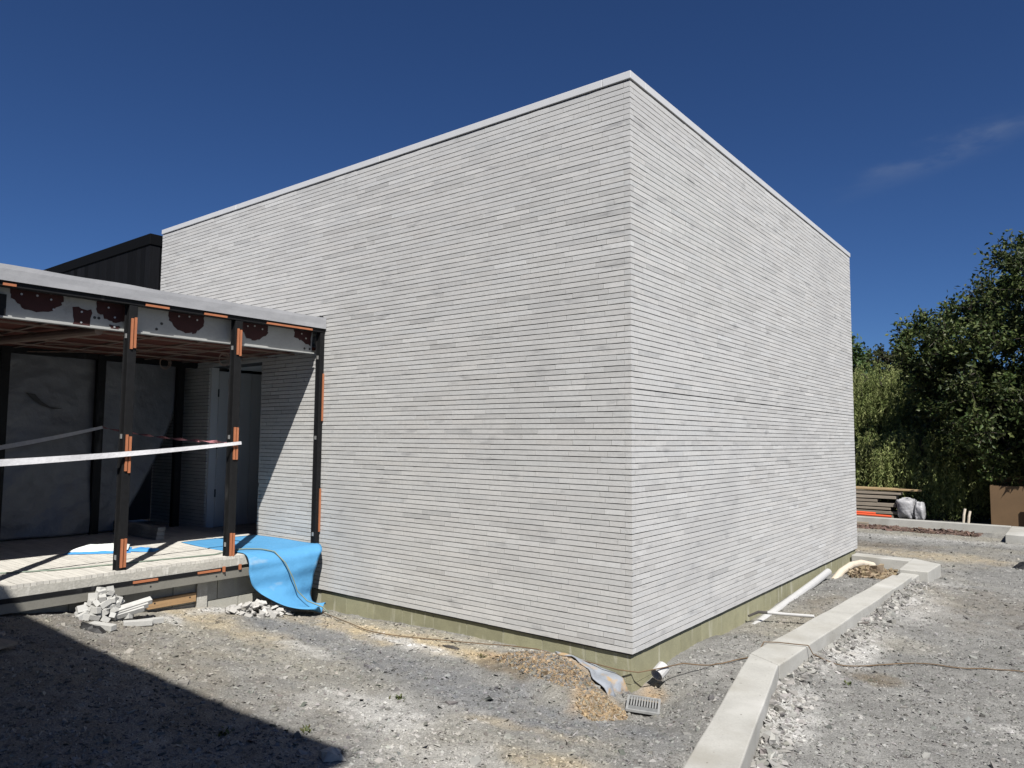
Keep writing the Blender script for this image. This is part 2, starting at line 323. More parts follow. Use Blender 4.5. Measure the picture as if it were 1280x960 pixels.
Z = gz(X, Y); rough = 1-sstep(3.5, 9, np.hypot(X, Y+1))
Z += rough*.012*fbm(X*28, Y*28, 2, 15)
nx, ny = X.shape; idx = np.arange(nx*ny).reshape(nx, ny)
F = np.stack([idx[:-1, :-1], idx[1:, :-1], idx[1:, 1:], idx[:-1, 1:]], -1).reshape(-1, 4)
np_mesh('ground', np.stack([X, Y, Z], -1).reshape(-1, 3), F, M['ground'], col=tint_at(X, Y).reshape(-1, 3), smooth=True, kind='structure')

# crushed stone scattered over it, one object
def scatter(n, sampler, size_f, zfun=None, flat=.55, seed=1, tintf=tint_at, contrast=.35, ridge=False):
    r = np.random.default_rng(seed); x, y = sampler(n, r); n = len(x)
    if ridge:      # sharp-edged chip: four corners in the ground and a ridge
        base = np.array([(-1, -1, -.6), (1, -1, -.6), (1, 1, -.6), (-1, 1, -.6), (-.45, 0, .9), (.45, 0, .9)], float)
        bf = np.array([(0, 1, 5), (0, 5, 4), (2, 3, 4), (2, 4, 5), (1, 2, 5), (3, 0, 4)])
    else:
        base = np.array([(a, b, c) for a in (-1, 1) for b in (-1, 1) for c in (-1, 1)], float)
        bf = np.array([t for q in [(0, 1, 3, 2), (4, 6, 7, 5), (0, 4, 5, 1), (2, 3, 7, 6), (0, 2, 6, 4), (1, 5, 7, 3)] for t in ((q[0], q[1], q[2]), (q[0], q[2], q[3]))])
    nb = len(base); s = size_f(n, r)
    v = base[None]*(1+r.uniform(-.6, .35, (n, nb, 3)))
    if ridge: v[:, 4:, 1] += r.uniform(-.6, .6, (n, 1))
    v = v*np.stack([s*r.uniform(.6, 1.6, n), s*r.uniform(.5, 1.0, n), s*flat*r.uniform(.4, 1.3, n)], -1)[:, None]
    a = r.uniform(0, 6.283, n); tx = r.normal(0, .3, n); ty = r.normal(0, .3, n)
    vz = v[..., 2]+v[..., 0]*np.sin(tx)[:, None]+v[..., 1]*np.sin(ty)[:, None]
    vx = v[..., 0]*np.cos(a)[:, None]-v[..., 1]*np.sin(a)[:, None]; vy = v[..., 0]*np.sin(a)[:, None]+v[..., 1]*np.cos(a)[:, None]
    z = (zfun or gz)(x, y)+s*flat*r.uniform(-.2, .4, n)
    P = np.stack([vx+x[:, None], vy+y[:, None], vz+z[:, None]], -1).reshape(-1, 3)
    Fc = (bf[None]+np.arange(n)[:, None, None]*nb).reshape(-1, 3)
    c = (tintf(x, y)*.8+.2*GREY)*np.clip(np.exp(contrast*r.normal(0, 1, (n, 1)))*.98, .35, 1.42)+r.normal(0, .003, (n, 3))
    return P, Fc, np.repeat(np.clip(c, .02, .7), nb, 0)
def in_yard(x, y):
    inside = (x < .03) & (x > -7) & (y > -.005) & (y < 6.4); porch = (x < -3.38) & (y < 0.3)
    return ~(inside | porch)
def kerb_free(x, y):
    l = np.where(y < .72, .535-.2018*(y-.72), .535+.036*(y-.72)); r_ = np.where(y < .56, .785-.216*(y-.56), .785+.026*(y-.56))
    return ~((x > l) & (x < r_) & (y < 5))
def samp_near(n, r):
    # denser where the picture shows the ground closest
    d = r.uniform(2.2, 16.5, n); an = r.uniform(-1.42, .13, n)+0
    x = CAM.x+d*np.sin(an); y = CAM.y+d*np.cos(an); k = in_yard(x, y) & kerb_free(x, y) & (y < 11.2) & (x > -3.6); return x[k], y[k]
def size_small(n, r): return np.clip(r.lognormal(math.log(.0062), .45, n), .003, .020)
def size_big(n, r): return np.clip(r.lognormal(math.log(.0105), .42, n), .007, .023)
parts = [scatter(270000, samp_near, size_small, seed=1, ridge=True, contrast=.40), scatter(3000, samp_near, size_big, seed=2, contrast=.36)]
def samp_kerb(n, r):
    y = r.uniform(-1.6, 5.2, n); x = np.where(y < .56, .785-.216*(y-.56), .785+.026*(y-.56))+np.abs(r.normal(.02, .09, n)); return x, y
parts.append(scatter(4200, samp_kerb, lambda n, r: np.clip(r.lognormal(math.log(.008), .55, n), .004, .035), seed=4, tintf=lambda x, y: np.ones((len(x), 3))*np.array((.27, .262, .245))))
off = 0; vv = []; ff = []; cc = []
for P, Fc, c in parts: vv.append(P); ff.append(Fc+off); cc.append(c); off += len(P)
np_mesh('gravel', np.concatenate(vv), np.concatenate(ff), M['stone'], col=np.concatenate(cc), kind='stuff', label='loose crushed grey stone scattered over the building yard', category='gravel')

# ------------------------------------------------------------------ white brick building
H = 4.0; CO = .04; BH = .0343; L = 6.71; W = 6.33; DEP = .05
bld = thing('brick_building', 'pale long-brick cube with metal coping on an olive block plinth', 'building', (-3.3, 3.2, 0))
wall = MB()
def wbox(*a): wall.box(*a)
wbox(-L, -5.46, .014, .20, -.0, H); wbox(-5.46, -4.42, .014, .20, 2.235, H); wbox(-4.42, -.0062, .0145, .20, 0, H); wbox(-5.46, -4.42, .014, .2, 0, .40)
wbox(-.2, -.0062, .2002, W-.009, 0, H); wbox(-L, -L+.2, .2002, W-.009, 0, H); wbox(-L+.2002, -.2002, W-.2, W-.0092, 0, H)
wall_o = wall.build('wall', M['mortar'], bld)
rf = MB(); rf.box(-L+.2003, -.2003, .2003, W-.2003, 3.70, 3.80); rf.build('roof', M['mortar'], bld)
# bricks
def tone(r):
    t = 1+r.normal(0, .032)
    u = r.random()
    if u < .09: t *= r.uniform(.86, .94)
    elif u < .2: t *= r.uniform(1.04, 1.09)
    w_ = r.normal(0, .004)
    return (t*(1+w_), t, t*(1-w_))
def brick_geo(mb, axis_, a0, a1, z0, z1, r, sign=1):
    """a long brick with a slightly uneven face; axis 'x' = on the south wall, 'y' = on the east wall"""
    p0 = -abs(r.normal(0, .0009)); k = 3; top = []; bot = []; dz = r.normal(0, .0003)
    us = [a0+(a1-a0)*i/k for i in range(k+1)]
    tilt = r.normal(0, .00025)
    vs_ = []
    for i, u in enumerate(us):
        zt = z1+dz+r.normal(0, .00035)+tilt*(i-1.5); zb = z0+dz+r.normal(0, .00035)+tilt*(i-1.5); q = p0+r.normal(0, .0004)
        for (pz, pd) in ((zb, q), (zt, q), (zt, .0505), (zb, .0505)):
            vs_.append((u, pd, pz) if axis_ == 'x' else (-pd, u, pz))
    fs = []
    for i in range(k):
        a = i*4; b = a+4
        q = [(a, b, b+1, a+1), (a+1, b+1, b+2, a+2), (a, a+3, b+3, b)]
        fs += q
    fs += [(0, 1, 2, 3), (k*4, k*4+3, k*4+2, k*4+1)]
    mb.add(vs_, fs, tone(r))
bricks = []   # (score, axis, a0, a1, z0, z1)
br = np.random.default_rng(21)
def runs(start, end, r, avoid):
    best = None
    for tr in range(8):
        p = start; out = []; first = True
        while p < end-.004:
            l = r.uniform(.09, .34) if first else r.choice([.325, .325, .325, .33, .30, .355])+r.normal(0, .003)
            first = False; q = min(p+l, end)
            if end-q < .05: q = end
            out.append((p, q)); p = q
        cuts = [o[1] for o in out[:-1]]
        bad = sum(1 for c in cuts for a in avoid if abs(c-a) < .035)
        if best is None or bad < best[0]: best = (bad, out, cuts)
        if bad == 0: break
    return best[1], best[2]
avx = []; avy = []
for i in range(100):
    z0 = i*CO; z1 = z0+BH; even = i % 2 == 0
    s = 0.0 if even else .053
    rx, avx = runs(s, L, br, avx); ry, avy = runs(.053 if even else 0.0, W, br, avy)
    if i == 99: z1 = H-.001
    zy1 = z1-.0035 if i in (44,) else z1      # the wider bed joint on the east wall
    for (a, b) in rx:
        x0, x1 = -b, -a; g = .0038 if br.random() < .65 else .0016
        segs = [(x0+g, x1)]
        if z1 > .405 and z0 < 2.234:
            segs = []
            if x0 < -5.46: segs.append((x0+g, min(x1, -5.462)))
            if x1 > -4.42: segs.append((max(x0+g, -4.418), x1))
            segs = [q for q in segs if q[1]-q[0] > .01]
        for (u, v) in segs: bricks.append(['x', u, v, z0, z1])
    for (a, b) in ry:
        g = .0026 if br.random() < .55 else .0012
        bricks.append(['y', a, b-g, z0, zy1])
def score(b):
    c = Vector(((b[1]+b[2])/2, 0, (b[3]+b[4])/2)) if b[0] == 'x' else Vector((0, (b[1]+b[2])/2, (b[3]+b[4])/2))
    d = CAM-c; n = Vector((0, -1, 0)) if b[0] == 'x' else Vector((1, 0, 0))
    return (b[2]-b[1])*max(0, d.normalized().dot(n))/d.length_squared
bricks.sort(key=score, reverse=True)
rest = MB()
for k, b in enumerate(bricks):
    if k < 300:
        mb = MB(); brick_geo(mb, b[0], b[1], b[2], b[3], b[4], br); mb.build('brick', M['brick'], bld)
    else: brick_geo(rest, b[0], b[1], b[2], b[3], b[4], br)
rest.build('brick_courses', M['brick'], bld, kind='stuff')
# coping in lengths
def coping(x0, x1, y0, y1):
    m = MB(); m.box(x0, x1, y0, y1, 4.0115, 4.068); return m.build('coping', M['coping'], bld, bevel=.003)
for (a, b) in ((-.22, .010), (-2.62, -.224), (-5.02, -2.624), (-L-.01, -5.024)): coping(a, b, -.010, .22)
for (a, b) in ((.2203, 2.2), (2.204, 4.6), (4.604, W+.014)): coping(-.22, .010, a, b)
gp = MB(); gp.box(-L+.01, -.012, .012, .20, 3.998, 4.011); gp.box(-.2, -.0122, .2002, W-.02, 3.998, 4.011); gp.build('gap_shade_strip', M['black'], bld)  # black strip in the coping gap, the gap's shade put into its colour
# plinth
pcore = MB(); pcore.box(-3.5, -.0242, .0242, .2, -.6, -.012); pcore.box(-.2, -.0243, .2002, W-.03, -.6, -.012); pcore.box(-L, -3.5002, .0242, .2, -.6, -.0122); pcore.build('plinth_core', M['block_mortar'], bld)
dpc = MB(); dpc.box(-3.45, -.012, .012, .19, -.0119, -.0005); dpc.box(-.19, -.0122, .1902, W-.02, -.0119, -.0005); dpc.build('damp_course', M['black'], bld)
for row, zt in enumerate((-.016, -.212)):
    o_ = .2*row
    y_ = .0222
    for k in range(10):
        x1 = -.0225-k*.37+ (o_-.2 if row else 0); x0 = x1-.362
        if row and k == 0: x1 = -.0225
        if x0 < -3.6: continue
        tn = 1+br.normal(0, .06); m = MB(); m.box(x0, x1, .0205, .06, zt-.19, zt, (tn, tn, tn)); m.build('plinth_block', M['block'], bld)
    for k in range(18):
        a0 = .0607+k*.37-(.17 if row else 0); a1 = a0+.362
        if row and k == 0: a0 = .0607
        a1 = min(a1, W-.03)
        if a1-a0 < .05: continue
        tn = 1+br.normal(0, .06); m = MB(); m.box(-.06, -.0205, a0, a1, zt-.19, zt, (tn, tn, tn)); m.build('plinth_block', M['block'], bld)
# entrance recess in the south wall, inside the porch
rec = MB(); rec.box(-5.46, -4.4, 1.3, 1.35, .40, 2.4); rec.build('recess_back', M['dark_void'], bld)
m = MB(); m.box(-5.458, -4.2, .2003, 1.2998, 2.236, 2.27); m.build('recess_ceiling', M['soffit'], bld)
m = MB(); m.box(-5.459, -4.2, .0, 1.2998, .36, .405); m.build('threshold', M['slab'], bld)
m = MB(); m.box(-5.4602, -5.43, .012, .10, .405, 2.2355); m.build('door_frame', M['door_frame'], bld)
for (a, b) in ((.104, .52), (.526, .98)):
    m = MB(); m.box(-5.455, -5.42, a, b, .41, 2.2); d_ = m.build('door_panel', M['door'], bld, bevel=.003)
hb = MB()
for z in (.75, 1.3, 1.9): hb.tube([(-5.425, .102, z), (-5.425, .102, z+.09)], .009, 6)
hb.build('hinge', M['black'], bld)
hold(bld)

# ------------------------------------------------------------------ porch
por = thing('steel_porch', 'unfinished flat-roofed porch with black steel posts and orange packers', 'porch', (-3.37, -1.4, .42))
YL = -4.3
m = MB(); m.box(-6.7, -3.352, YL, -.004, 2.506, 2.604); roof_o = m.build('roof', M['fascia'], por, bevel=.006)
# slightly wrinkled membrane over the roof edge
vs_ = []; ys = np.linspace(YL, -.006, 90)
for j, y in enumerate(ys):
    wv_ = .004*math.sin(y*9)+.006*float(fbm(np.array([y*6.]), np.array([.3]), 3, 4)[0])
    for (dx, z) in ((-.10, 2.6095), (.002, 2.610+wv_*.7), (.005+wv_*.4, 2.58), (.005+wv_*.5, 2.54), (.006, 2.499)): vs_.append((-3.352+dx, y, z))
fs = [(j*5+k, j*5+k+1, (j+1)*5+k+1, (j+1)*5+k) for j in range(len(ys)-1) for k in range(4)]
MB().add(vs_, fs).build('roof_edge_membrane', M['fascia'], por)
m = MB(); m.box(-3.40, -3.388, -.05, -.012, 2.606, 2.63); m.build('roof_clip', M['black'], por)
m = MB(); m.box(-3.43, -3.362, YL, -.0042, 2.462, 2.505); top_rail = m.build('top_rail', M['black_steel'], por, bevel=.002)
def packer_y(y0, y1, z, parent, x=-3.3625, h=.017, n=1):
    for k in range(n):
        q = MB(); zz = z+k*.012; q.box(x, x+.010, y0, y1, zz, zz+h); q.build('packer', M['orange'], parent)
for (a, b) in ((-2.72, -2.64), (-1.75, -1.56), (-1.26, -1.05), (-.66, -.16)): packer_y(a, b, 2.466, top_rail)
# posts
def post(y0, y1, packs, wall_post=False):
    q = MB(); q.box(-3.412, -3.366, y0, y1, .3355, 2.4615); q.box(-3.42, -3.4122, y0-.012, y0+.012, .3357, 2.4613); 
    o = q.build('post', M['black_steel'], por, bevel=.003)
    w_ = y1-y0; c = (y0+y1)/2
    for (z0, z1) in packs:
        if wall_post:
            q = MB(); q.box(-3.3658, -3.353, y1-.016, y1-.002, z0, z1); q.build('packer', M['orange'], o)
        else:
            for s_ in (-1, 1):
                q = MB(); e = random.uniform(-.015, .015); lean = random.uniform(-.003, .003)
                q.box(-3.3658, -3.354, c+s_*.013-.0085+.004, c+s_*.013+.0085+.004, z0+e, z1+e); pk = q.build('packer', M['orange'], o)
    q = MB()
    for z in (.5, 1.42, 2.2): q.box(-3.4122, -3.39, y0-.006, y0-.0002, z, z+.035)
    q.build('bracket', M['bolt'], o)
    return o
post(-1.868, -1.802, [(2.12, 2.36), (1.17, 1.45), (.455, .67)]); post(-.963, -.893, [(2.16, 2.39), (1.24, 1.52), (.405, .60)])
post(-.055, -.006, [(1.60, 2.06), (.54, .95)], True); post(-2.81, -2.745, [(2.12, 2.36), (1.17, 1.45), (.455, .67)])
post(-3.66, -3.595, [(2.12, 2.36)])
# main beam: channel with red primer and bolts
m = MB(); m.box(-3.50, -3.492, YL, -.07, 2.255, 2.50); m.box(-3.4918, -3.44, YL, -.07, 2.2551, 2.266); m.box(-3.4918, -3.4735, YL, -.07, 2.39, 2.50); beam = m.build('beam', M['white_steel'], por)
def primer(poly, z_top=2.47):
    """irregular flat patch of red paint on the web"""
    c = np.mean(np.array(poly), 0); vs_ = []; n = len(poly); out = []
    for i in range(n):
        a = np.array(poly[i]); b = np.array(poly[(i+1) % n])
        for t in (0, .25, .5, .75):
            q = a*(1-t)+b*t+rng.normal(0, .006, 2); out.append(q)
    f = [tuple(range(len(out)))]
    lo = [(-3.4712, q[0], q[1]) for q in out]; bk = [(-3.4745, q[0], q[1]) for q in out]; k = len(out)
    MB().add(lo+bk, [tuple(range(k))]+[(i, i+k, (i+1) % k+k, (i+1) % k) for i in range(k)]).build('primer_patch', M['primer'], beam)
def halfdisc(y0, y1, z0, z1):
    return [(y0, z1), (y0+.01, z0+(z1-z0)*.55), (y0+(y1-y0)*.25, z0+(z1-z0)*.15), (y0+(y1-y0)*.5, z0), (y0+(y1-y0)*.75, z0+(z1-z0)*.12), (y1-.005, z0+(z1-z0)*.5), (y1, z1)]
m = MB(); m.box(-3.4748, -3.4737, -2.66, -.075, 2.268, 2.3898); web2 = m.build('beam_plate', M['white_steel'], beam)
primer(halfdisc(-2.64, -2.30, 2.325, 2.475)); primer([(-2.225, 2.268), (-2.23, 2.40), (-2.10, 2.40), (-2.105, 2.268)]); primer(halfdisc(-2.07, -1.80, 2.32, 2.475)); primer([(-1.96, 2.268), (-1.965, 2.30), (-1.89, 2.30), (-1.89, 2.268)])
primer(halfdisc(-1.51, -1.19, 2.30, 2.475)); primer(halfdisc(-.85, -.57, 2.315, 2.475)); primer([(-.28, 2.475), (-.285, 2.40), (-.2, 2.37), (-.09, 2.33), (-.075, 2.475)]); primer(halfdisc(-3.5, -3.1, 2.33, 2.475))
bo = MB()
for (y, z) in ((-2.57, 2.44), (-2.47, 2.445), (-2.38, 2.43), (-2.36, 2.36), (-2.17, 2.37), (-2.17, 2.29), (-1.98, 2.43), (-1.93, 2.36), (-1.42, 2.44), (-1.33, 2.45), (-1.26, 2.43), (-.78, 2.44), (-.71, 2.45), (-.63, 2.43), (-.2, 2.44), (-.15, 2.40), (-1.93, 2.285)):
    bo.tube([(-3.472, y, z), (-3.466, y, z)], .008, 6)
bo.build('bolt', M['bolt'], beam)
bh = MB()
for (y, z) in ((-2.075, 2.34), (-2.045, 2.34), (-.16, 2.30), (-.10, 2.30), (-1.60, 2.31), (-1.56, 2.36)): bh.tube([(-3.4732, y, z), (-3.472, y, z)], .012, 8)
bh.build('bolt_hole', M['black'], beam)
m = MB(); m.box(-3.471, -3.45, -2.78, -2.665, 2.27, 2.42); m.build('end_plate', M['black_steel'], beam)
# ceiling boards and battens
m = MB(); m.box(-6.7, -3.51, YL, -.003, 2.301, 2.33); m.build('ceiling_board', M['ceiling'], por)
for k in range(11):
    y = -.2-k*.42
    m = MB(); m.box(-6.6, -3.505, y-.011, y+.011, 2.286, 2.3008); m.build('ceiling_batten', M['batten'] if k % 1 == 0 else M['ceiling'], por)
for k in range(4):
    x = -3.85-k*.47
    m = MB(); m.box(x-.010, x+.010, YL, -.01, 2.274, 2.2858); m.build('ceiling_batten', M['batten'], por)
m = MB(); m.tube([(-3.52, -2.02, 2.25), (-5.0, -2.36, 2.235), (-5.6, -2.5, 2.235)], .035, 10); m.build('ceiling_duct', M['batten'], por)
for (a, b) in ((-5.9, -4.2), (-4.9, -3.6)):
    m = MB(); m.tube([(a, -1.9, 2.262), ((a+b)/2, -1.3, 2.258), (b, -.75, 2.262)], .006, 5); m.build('ceiling_wire', M['batten'], por)
# floor slab, pavers
m = MB(); m.box(-6.9, -3.352, YL, -.006, .335, .396); m.build('floor_slab', M['slab'], por)
pr = np.random.default_rng(5); proto = []
for k in range(6):
    q = MB(); q.box(-.160, .160, -.0185, .0185, 0, .0235); me = q.build('paver', M['paver'], por)
    t_ = 1+pr.normal(0, .06); a = np.ones((8, 4), np.float32); a[:, :3] *= t_; me.data.attributes['col'].data.foreach_set('color', a.ravel()); proto.append(me)
used = set(); ndone = 0; tail = MB()
for col_ in range(106):
    y = -.03-col_*.040
    sh = pr.choice([0, .08, .16, .24])
    for row in range(9):
        x = -3.355-.16-row*.324+(sh if row else 0)
        if row == 0 and sh > 0: pass
        if ndone < 294 and row < 4 and col_ < 72:
            k = int(pr.integers(0, 6))
            if k not in used: o = proto[k]; used.add(k)
            else: o = proto[k].copy(); C.objects.link(o); o.parent = por
            o.location = (x-.0, y, .3962+pr.normal(0, .0008)); o.rotation_euler = (0, 0, pr.normal(0, .002)); ndone += 1
            if row == 0 and sh > 0: o.scale = (1, 1, 1)
        elif x > -6.6:
            t_ = 1+pr.normal(0, .06); tail.box(x-.160, x+.160, y-.0185, y+.0185, .3962, .4197, (t_, t_, t_))
tail.build('paving', M['paver'], por, kind='stuff')
m = MB(); m.box(-3.3515, -3.338, YL, -.86, .306, .336); m.box(-3.3515, -3.336, YL, -.86, .3035, .3055); low_rail = m.build('low_rail', M['black_steel'], por, bevel=.002)
for (a, b) in ((-1.76, -1.57), (-1.24, -1.04)): packer_y(a, b, .312, low_rail, x=-3.3378)
for y in (-1.02, -.87):
    q = MB(); q.box(-3.3378, -3.326, y, y+.022, .30, .345); q.build('packer', M['orange'], low_rail)
m = MB(); m.box(-3.366, -3.341, YL, -.30, .236, .3033); m.box(-3.41, -3.3662, YL, -.30, .2361, .242); ch = m.build('channel', M['grey_steel'], por)
bo = MB()
for y in (-1.07, -.99, -1.62): bo.tube([(-3.341, y, .27), (-3.339, y, .27)], .007, 6)
bo.build('bolt', M['black'], ch)
m = MB(); m.box(-3.7, -3.462, YL, -.012, -.3, .3345); m.build('base_core', M['block_mortar'], por)
for row, z0 in enumerate((-.14, .058)):
    for k in range(11):
        y1 = -.015-k*.39+(.19 if row else 0); y0 = y1-.382
        y1 = min(y1, -.015)
        tn = 1+pr.normal(0, .07); m = MB(); m.box(-3.5, -3.452, y0, y1, z0, z0+.19, (tn*1.35, tn*1.36, tn*1.85)); m.build('base_block', M['block'], por)
m = MB(); m.box(-3.4515, -3.42, -1.19, -1.10, -.1, .235); m.build('base_pier', M['slab'], por)
# glazing frame at the back of the porch
for (a, b) in ((-2.86, -2.78), (-1.99, -1.91), (-1.11, -1.03), (-.245, -.165)):
    m = MB(); m.box(-5.76, -5.70, a, b, .42, 2.30); m.build('mullion', M['black_steel'], por)
m = MB(); m.box(-5.77, -5.71, YL, -.01, 2.24, 2.2995); m.build('head_frame', M['black_steel'], por)
m = MB(); m.box(-6.76, -6.70, YL, -.01, .42, 2.33); m.build('rear_wall', M['door_dark'], por)
m = MB(); m.box(-6.7, -3.5, YL-.06, YL-.001, .2, 2.6); m.build('unseen_end_wall', M['white_brick'], por)  # unseen wall added across the porch end, blocks bounced light
hold(por)

# plastic sheet hung behind the frame
nu, nv = 110, 80; vs_ = []
for j in range(nv+1):
    v = j/nv; z = 2.26-(2.26-.435)*v
    xr = -.20-.10*v if v < .25 else -.225-.62*((v-.25)/.75)**1.35
    for i in range(nu+1):
        u = i/nu; y = -3.2+(xr+3.2)*u
        fold = .022*math.sin(u*23+v*3)*(.3+v)+.03*math.sin(u*9-v*5)+.05*math.sin((u*1.6+v)*9)*max(0, u-.45)*v
        wr = .016*float(fbm(np.array([u*11+v*9]), np.array([v*4-u*3]), 3, 8)[0])+.009*float(fbm(np.array([u*5-v*26]), np.array([v*7+u*16]), 2, 18)[0])
        vs_.append((-5.80+fold*.6+wr+(.10*v*v*u), y, z))
fs = [(j*(nu+1)+i, j*(nu+1)+i+1, (j+1)*(nu+1)+i+1, (j+1)*(nu+1)+i) for j in range(nv) for i in range(nu)]
ps = MB().add(vs_, fs).build('plastic_sheet', M['plastic_sheet'], smooth=True)
so = ps.modifiers.new('thickness', 'SOLIDIFY'); so.thickness = .002
tagged(ps, 'dark grey plastic sheet hung across the back of the porch', 'plastic sheet')
tear = [(-1.74, 1.86), (-1.66, 1.85), (-1.60, 1.78), (-1.52, 1.73), (-1.40, 1.715), (-1.5, 1.705), (-1.6, 1.74), (-1.68, 1.80)]
MB().add([(-5.772, y, z) for y, z in tear]+[(-5.78, y, z) for y, z in tear], [tuple(range(8))]+[(i, i+8, (i+1) % 8+8, (i+1) % 8) for i in range(8)]).build('tear', M['black'], ps)
# barrier tape
def ribbon(pts, widths, twist, name, mt):
    vs_ = []; n = len(pts)
    for i, q in enumerate(pts):
        q = Vector(q); t = (Vector(pts[min(i+1, n-1)])-Vector(pts[max(i-1, 0)])).normalized()
        upv = Vector((0, 0, 1)); side = upv-t*upv.dot(t); side.normalize(); nn = t.cross(side); a = twist(i/(n-1))
        d = (side*math.cos(a)+nn*math.sin(a))*widths(i/(n-1))/2
        vs_ += [q-d, q+d]
    o = MB().add(vs_, [(2*i, 2*i+2, 2*i+3, 2*i+1) for i in range(n-1)]); return o
def sag(a, b, n, s_): return [tuple(np.array(a)*(1-t)+np.array(b)*t-np.array((0, 0, s_*4*t*(1-t)))) for t in np.linspace(0, 1, n)]
tp = thing('barrier_tape', 'white barrier tape strung across the porch posts, twisting to red behind', 'tape', (-3.33, -.93, 1.38))
ribbon(sag((-3.335, -3.62, 1.22), (-3.335, -.885, 1.388), 60, .028), lambda t: .055-.03*max(0, t-.1), lambda t: -.02-.2*t+.10*math.sin(t*26), 'tape', None).build('tape_strip', M['tape'], tp, smooth=True)
ribbon(sag((-3.425, -.90, 1.39), (-5.69, -1.07, 1.535), 50, .03), lambda t: .03-.012*t, lambda t: t*26, 'tape', None).build('tape_strip', M['tape_red'], tp, label='red and white twisted length of tape running back into the porch')
ribbon(sag((-5.62, -1.07, 1.53), (-5.50, -3.0, 1.16), 40, .03), lambda t: .03+.04*t, lambda t: .3+.6*t, 'tape', None).build('tape_strip', M['tape'], tp)
hold(tp)
# wire coils hanging below the ceiling
for (x, y, lab) in ((-4.35, -.49, 'loop of pale wire hanging under the porch ceiling beside a steel post'), (-5.2, -.66, 'small loop of pale wire hanging under the ceiling by the plastic sheet')):
    q = MB()
    for k in range(3):
        r0 = .045+.008*k; q.tube([(x+.01*k, y+r0*math.cos(t), 2.215+r0*1.1*math.sin(t)) for t in np.linspace(0, 6.283, 15)], .003, 5)
    q.tube([(x, y, 2.26), (x, y+.15, 2.262), (x+.2, y+.5, 2.265)], .003, 5)
    tagged(q.build('wire_coil', M['batten']), lab, 'wire', 'wire coils under the porch ceiling')
# stacked bricks at the back, toned near black to paint their shade
br2 = np.random.default_rng(77)
for k in range(3):
    for j in range(3):
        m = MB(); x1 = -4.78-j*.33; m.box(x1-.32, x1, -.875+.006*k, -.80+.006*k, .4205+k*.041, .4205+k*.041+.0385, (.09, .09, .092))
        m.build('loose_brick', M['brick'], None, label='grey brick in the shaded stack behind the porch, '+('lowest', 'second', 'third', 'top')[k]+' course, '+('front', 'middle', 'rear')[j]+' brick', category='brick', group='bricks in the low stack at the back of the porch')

# ------------------------------------------------------------------ blue mat over the step
# rows: (left point, right point)
rows = [((-4.44, -.80, .423), (-4.41, -.03, .423)), ((-4.1, -.83, .424), (-4.05, -.03, .424)), ((-3.75, -.82, .425), (-3.7, -.035, .426)), ((-3.48, -.81, .427), (-3.46, -.035, .428)), ((-3.345, -.81, .425), (-3.33, -.03, .425)),
        ((-3.28, -.815, .395), (-3.245, -.065, .40)), ((-3.245, -.825, .33), (-3.21, -.11, .345)), ((-3.24, -.82, .26), (-3.20, -.15, .27)), ((-3.23, -.80, .18), (-3.20, -.175, .18)), ((-3.20, -.745, .105), (-3.20, -.195, .08)), ((-3.13, -.69, .055), (-3.20, -.205, .0)), ((-3.05, -.60, -.005), (-3.19, -.20, -.05)), ((-2.95, -.50, -.045), (-3.16, -.16, -.088)), ((-2.92, -.37, -.075), (-3.11, -.11, -.10))]
vs_ = []; nu = 26; nr = 0
def cr(p0, p1, p2, p3, t):
    return .5*((2*p1)+(-p0+p2)*t+(2*p0-5*p1+4*p2-p3)*t*t+(-p0+3*p1-3*p2+p3)*t**3)
Lp = [np.array(r_[0]) for r_ in rows]; Rp = [np.array(r_[1]) for r_ in rows]
for k in range(len(rows)-1):
    for t in (np.linspace(0, 1, 5)[:-1] if k < len(rows)-2 else np.linspace(0, 1, 5)):
        g_ = lambda A, q: A[max(0, min(len(A)-1, q))]
        l = cr(g_(Lp, k-1), Lp[k], Lp[k+1], g_(Lp, k+2), t); r_ = cr(g_(Rp, k-1), Rp[k], Rp[k+1], g_(Rp, k+2), t); s = (k+t)/(len(rows)-1)
        for i in range(nu+1):
            u = i/nu; q = l*(1-u)+r_*u
            if s > .32: q = q+np.array((.02*math.sin(u*math.pi)+.008*math.sin(u*6+s*7)+.005*math.sin(s*46+u*1.5), 0, 0))*min(1, (s-.32)*6)
            if s > .86: q = q+np.array((0, 0, .035*math.sin(u*8.5+.4)*(s-.86)/.14))
            if s < .34: q = q+np.array((0, 0, .003+.003*math.sin(u*5+s*30)))
            vs_.append(tuple(q))
        nr += 1
fs = [(j*(nu+1)+i, j*(nu+1)+i+1, (j+1)*(nu+1)+i+1, (j+1)*(nu+1)+i) for j in range(nr-1) for i in range(nu)]
bm_ = MB().add(vs_, fs).build('foam_mat', M['blue'], smooth=True); q = bm_.modifiers.new('thickness', 'SOLIDIFY'); q.thickness = .007; q.offset = 1
tagged(bm_, 'bright blue foam mat draped from the porch floor down onto the gravel', 'mat')
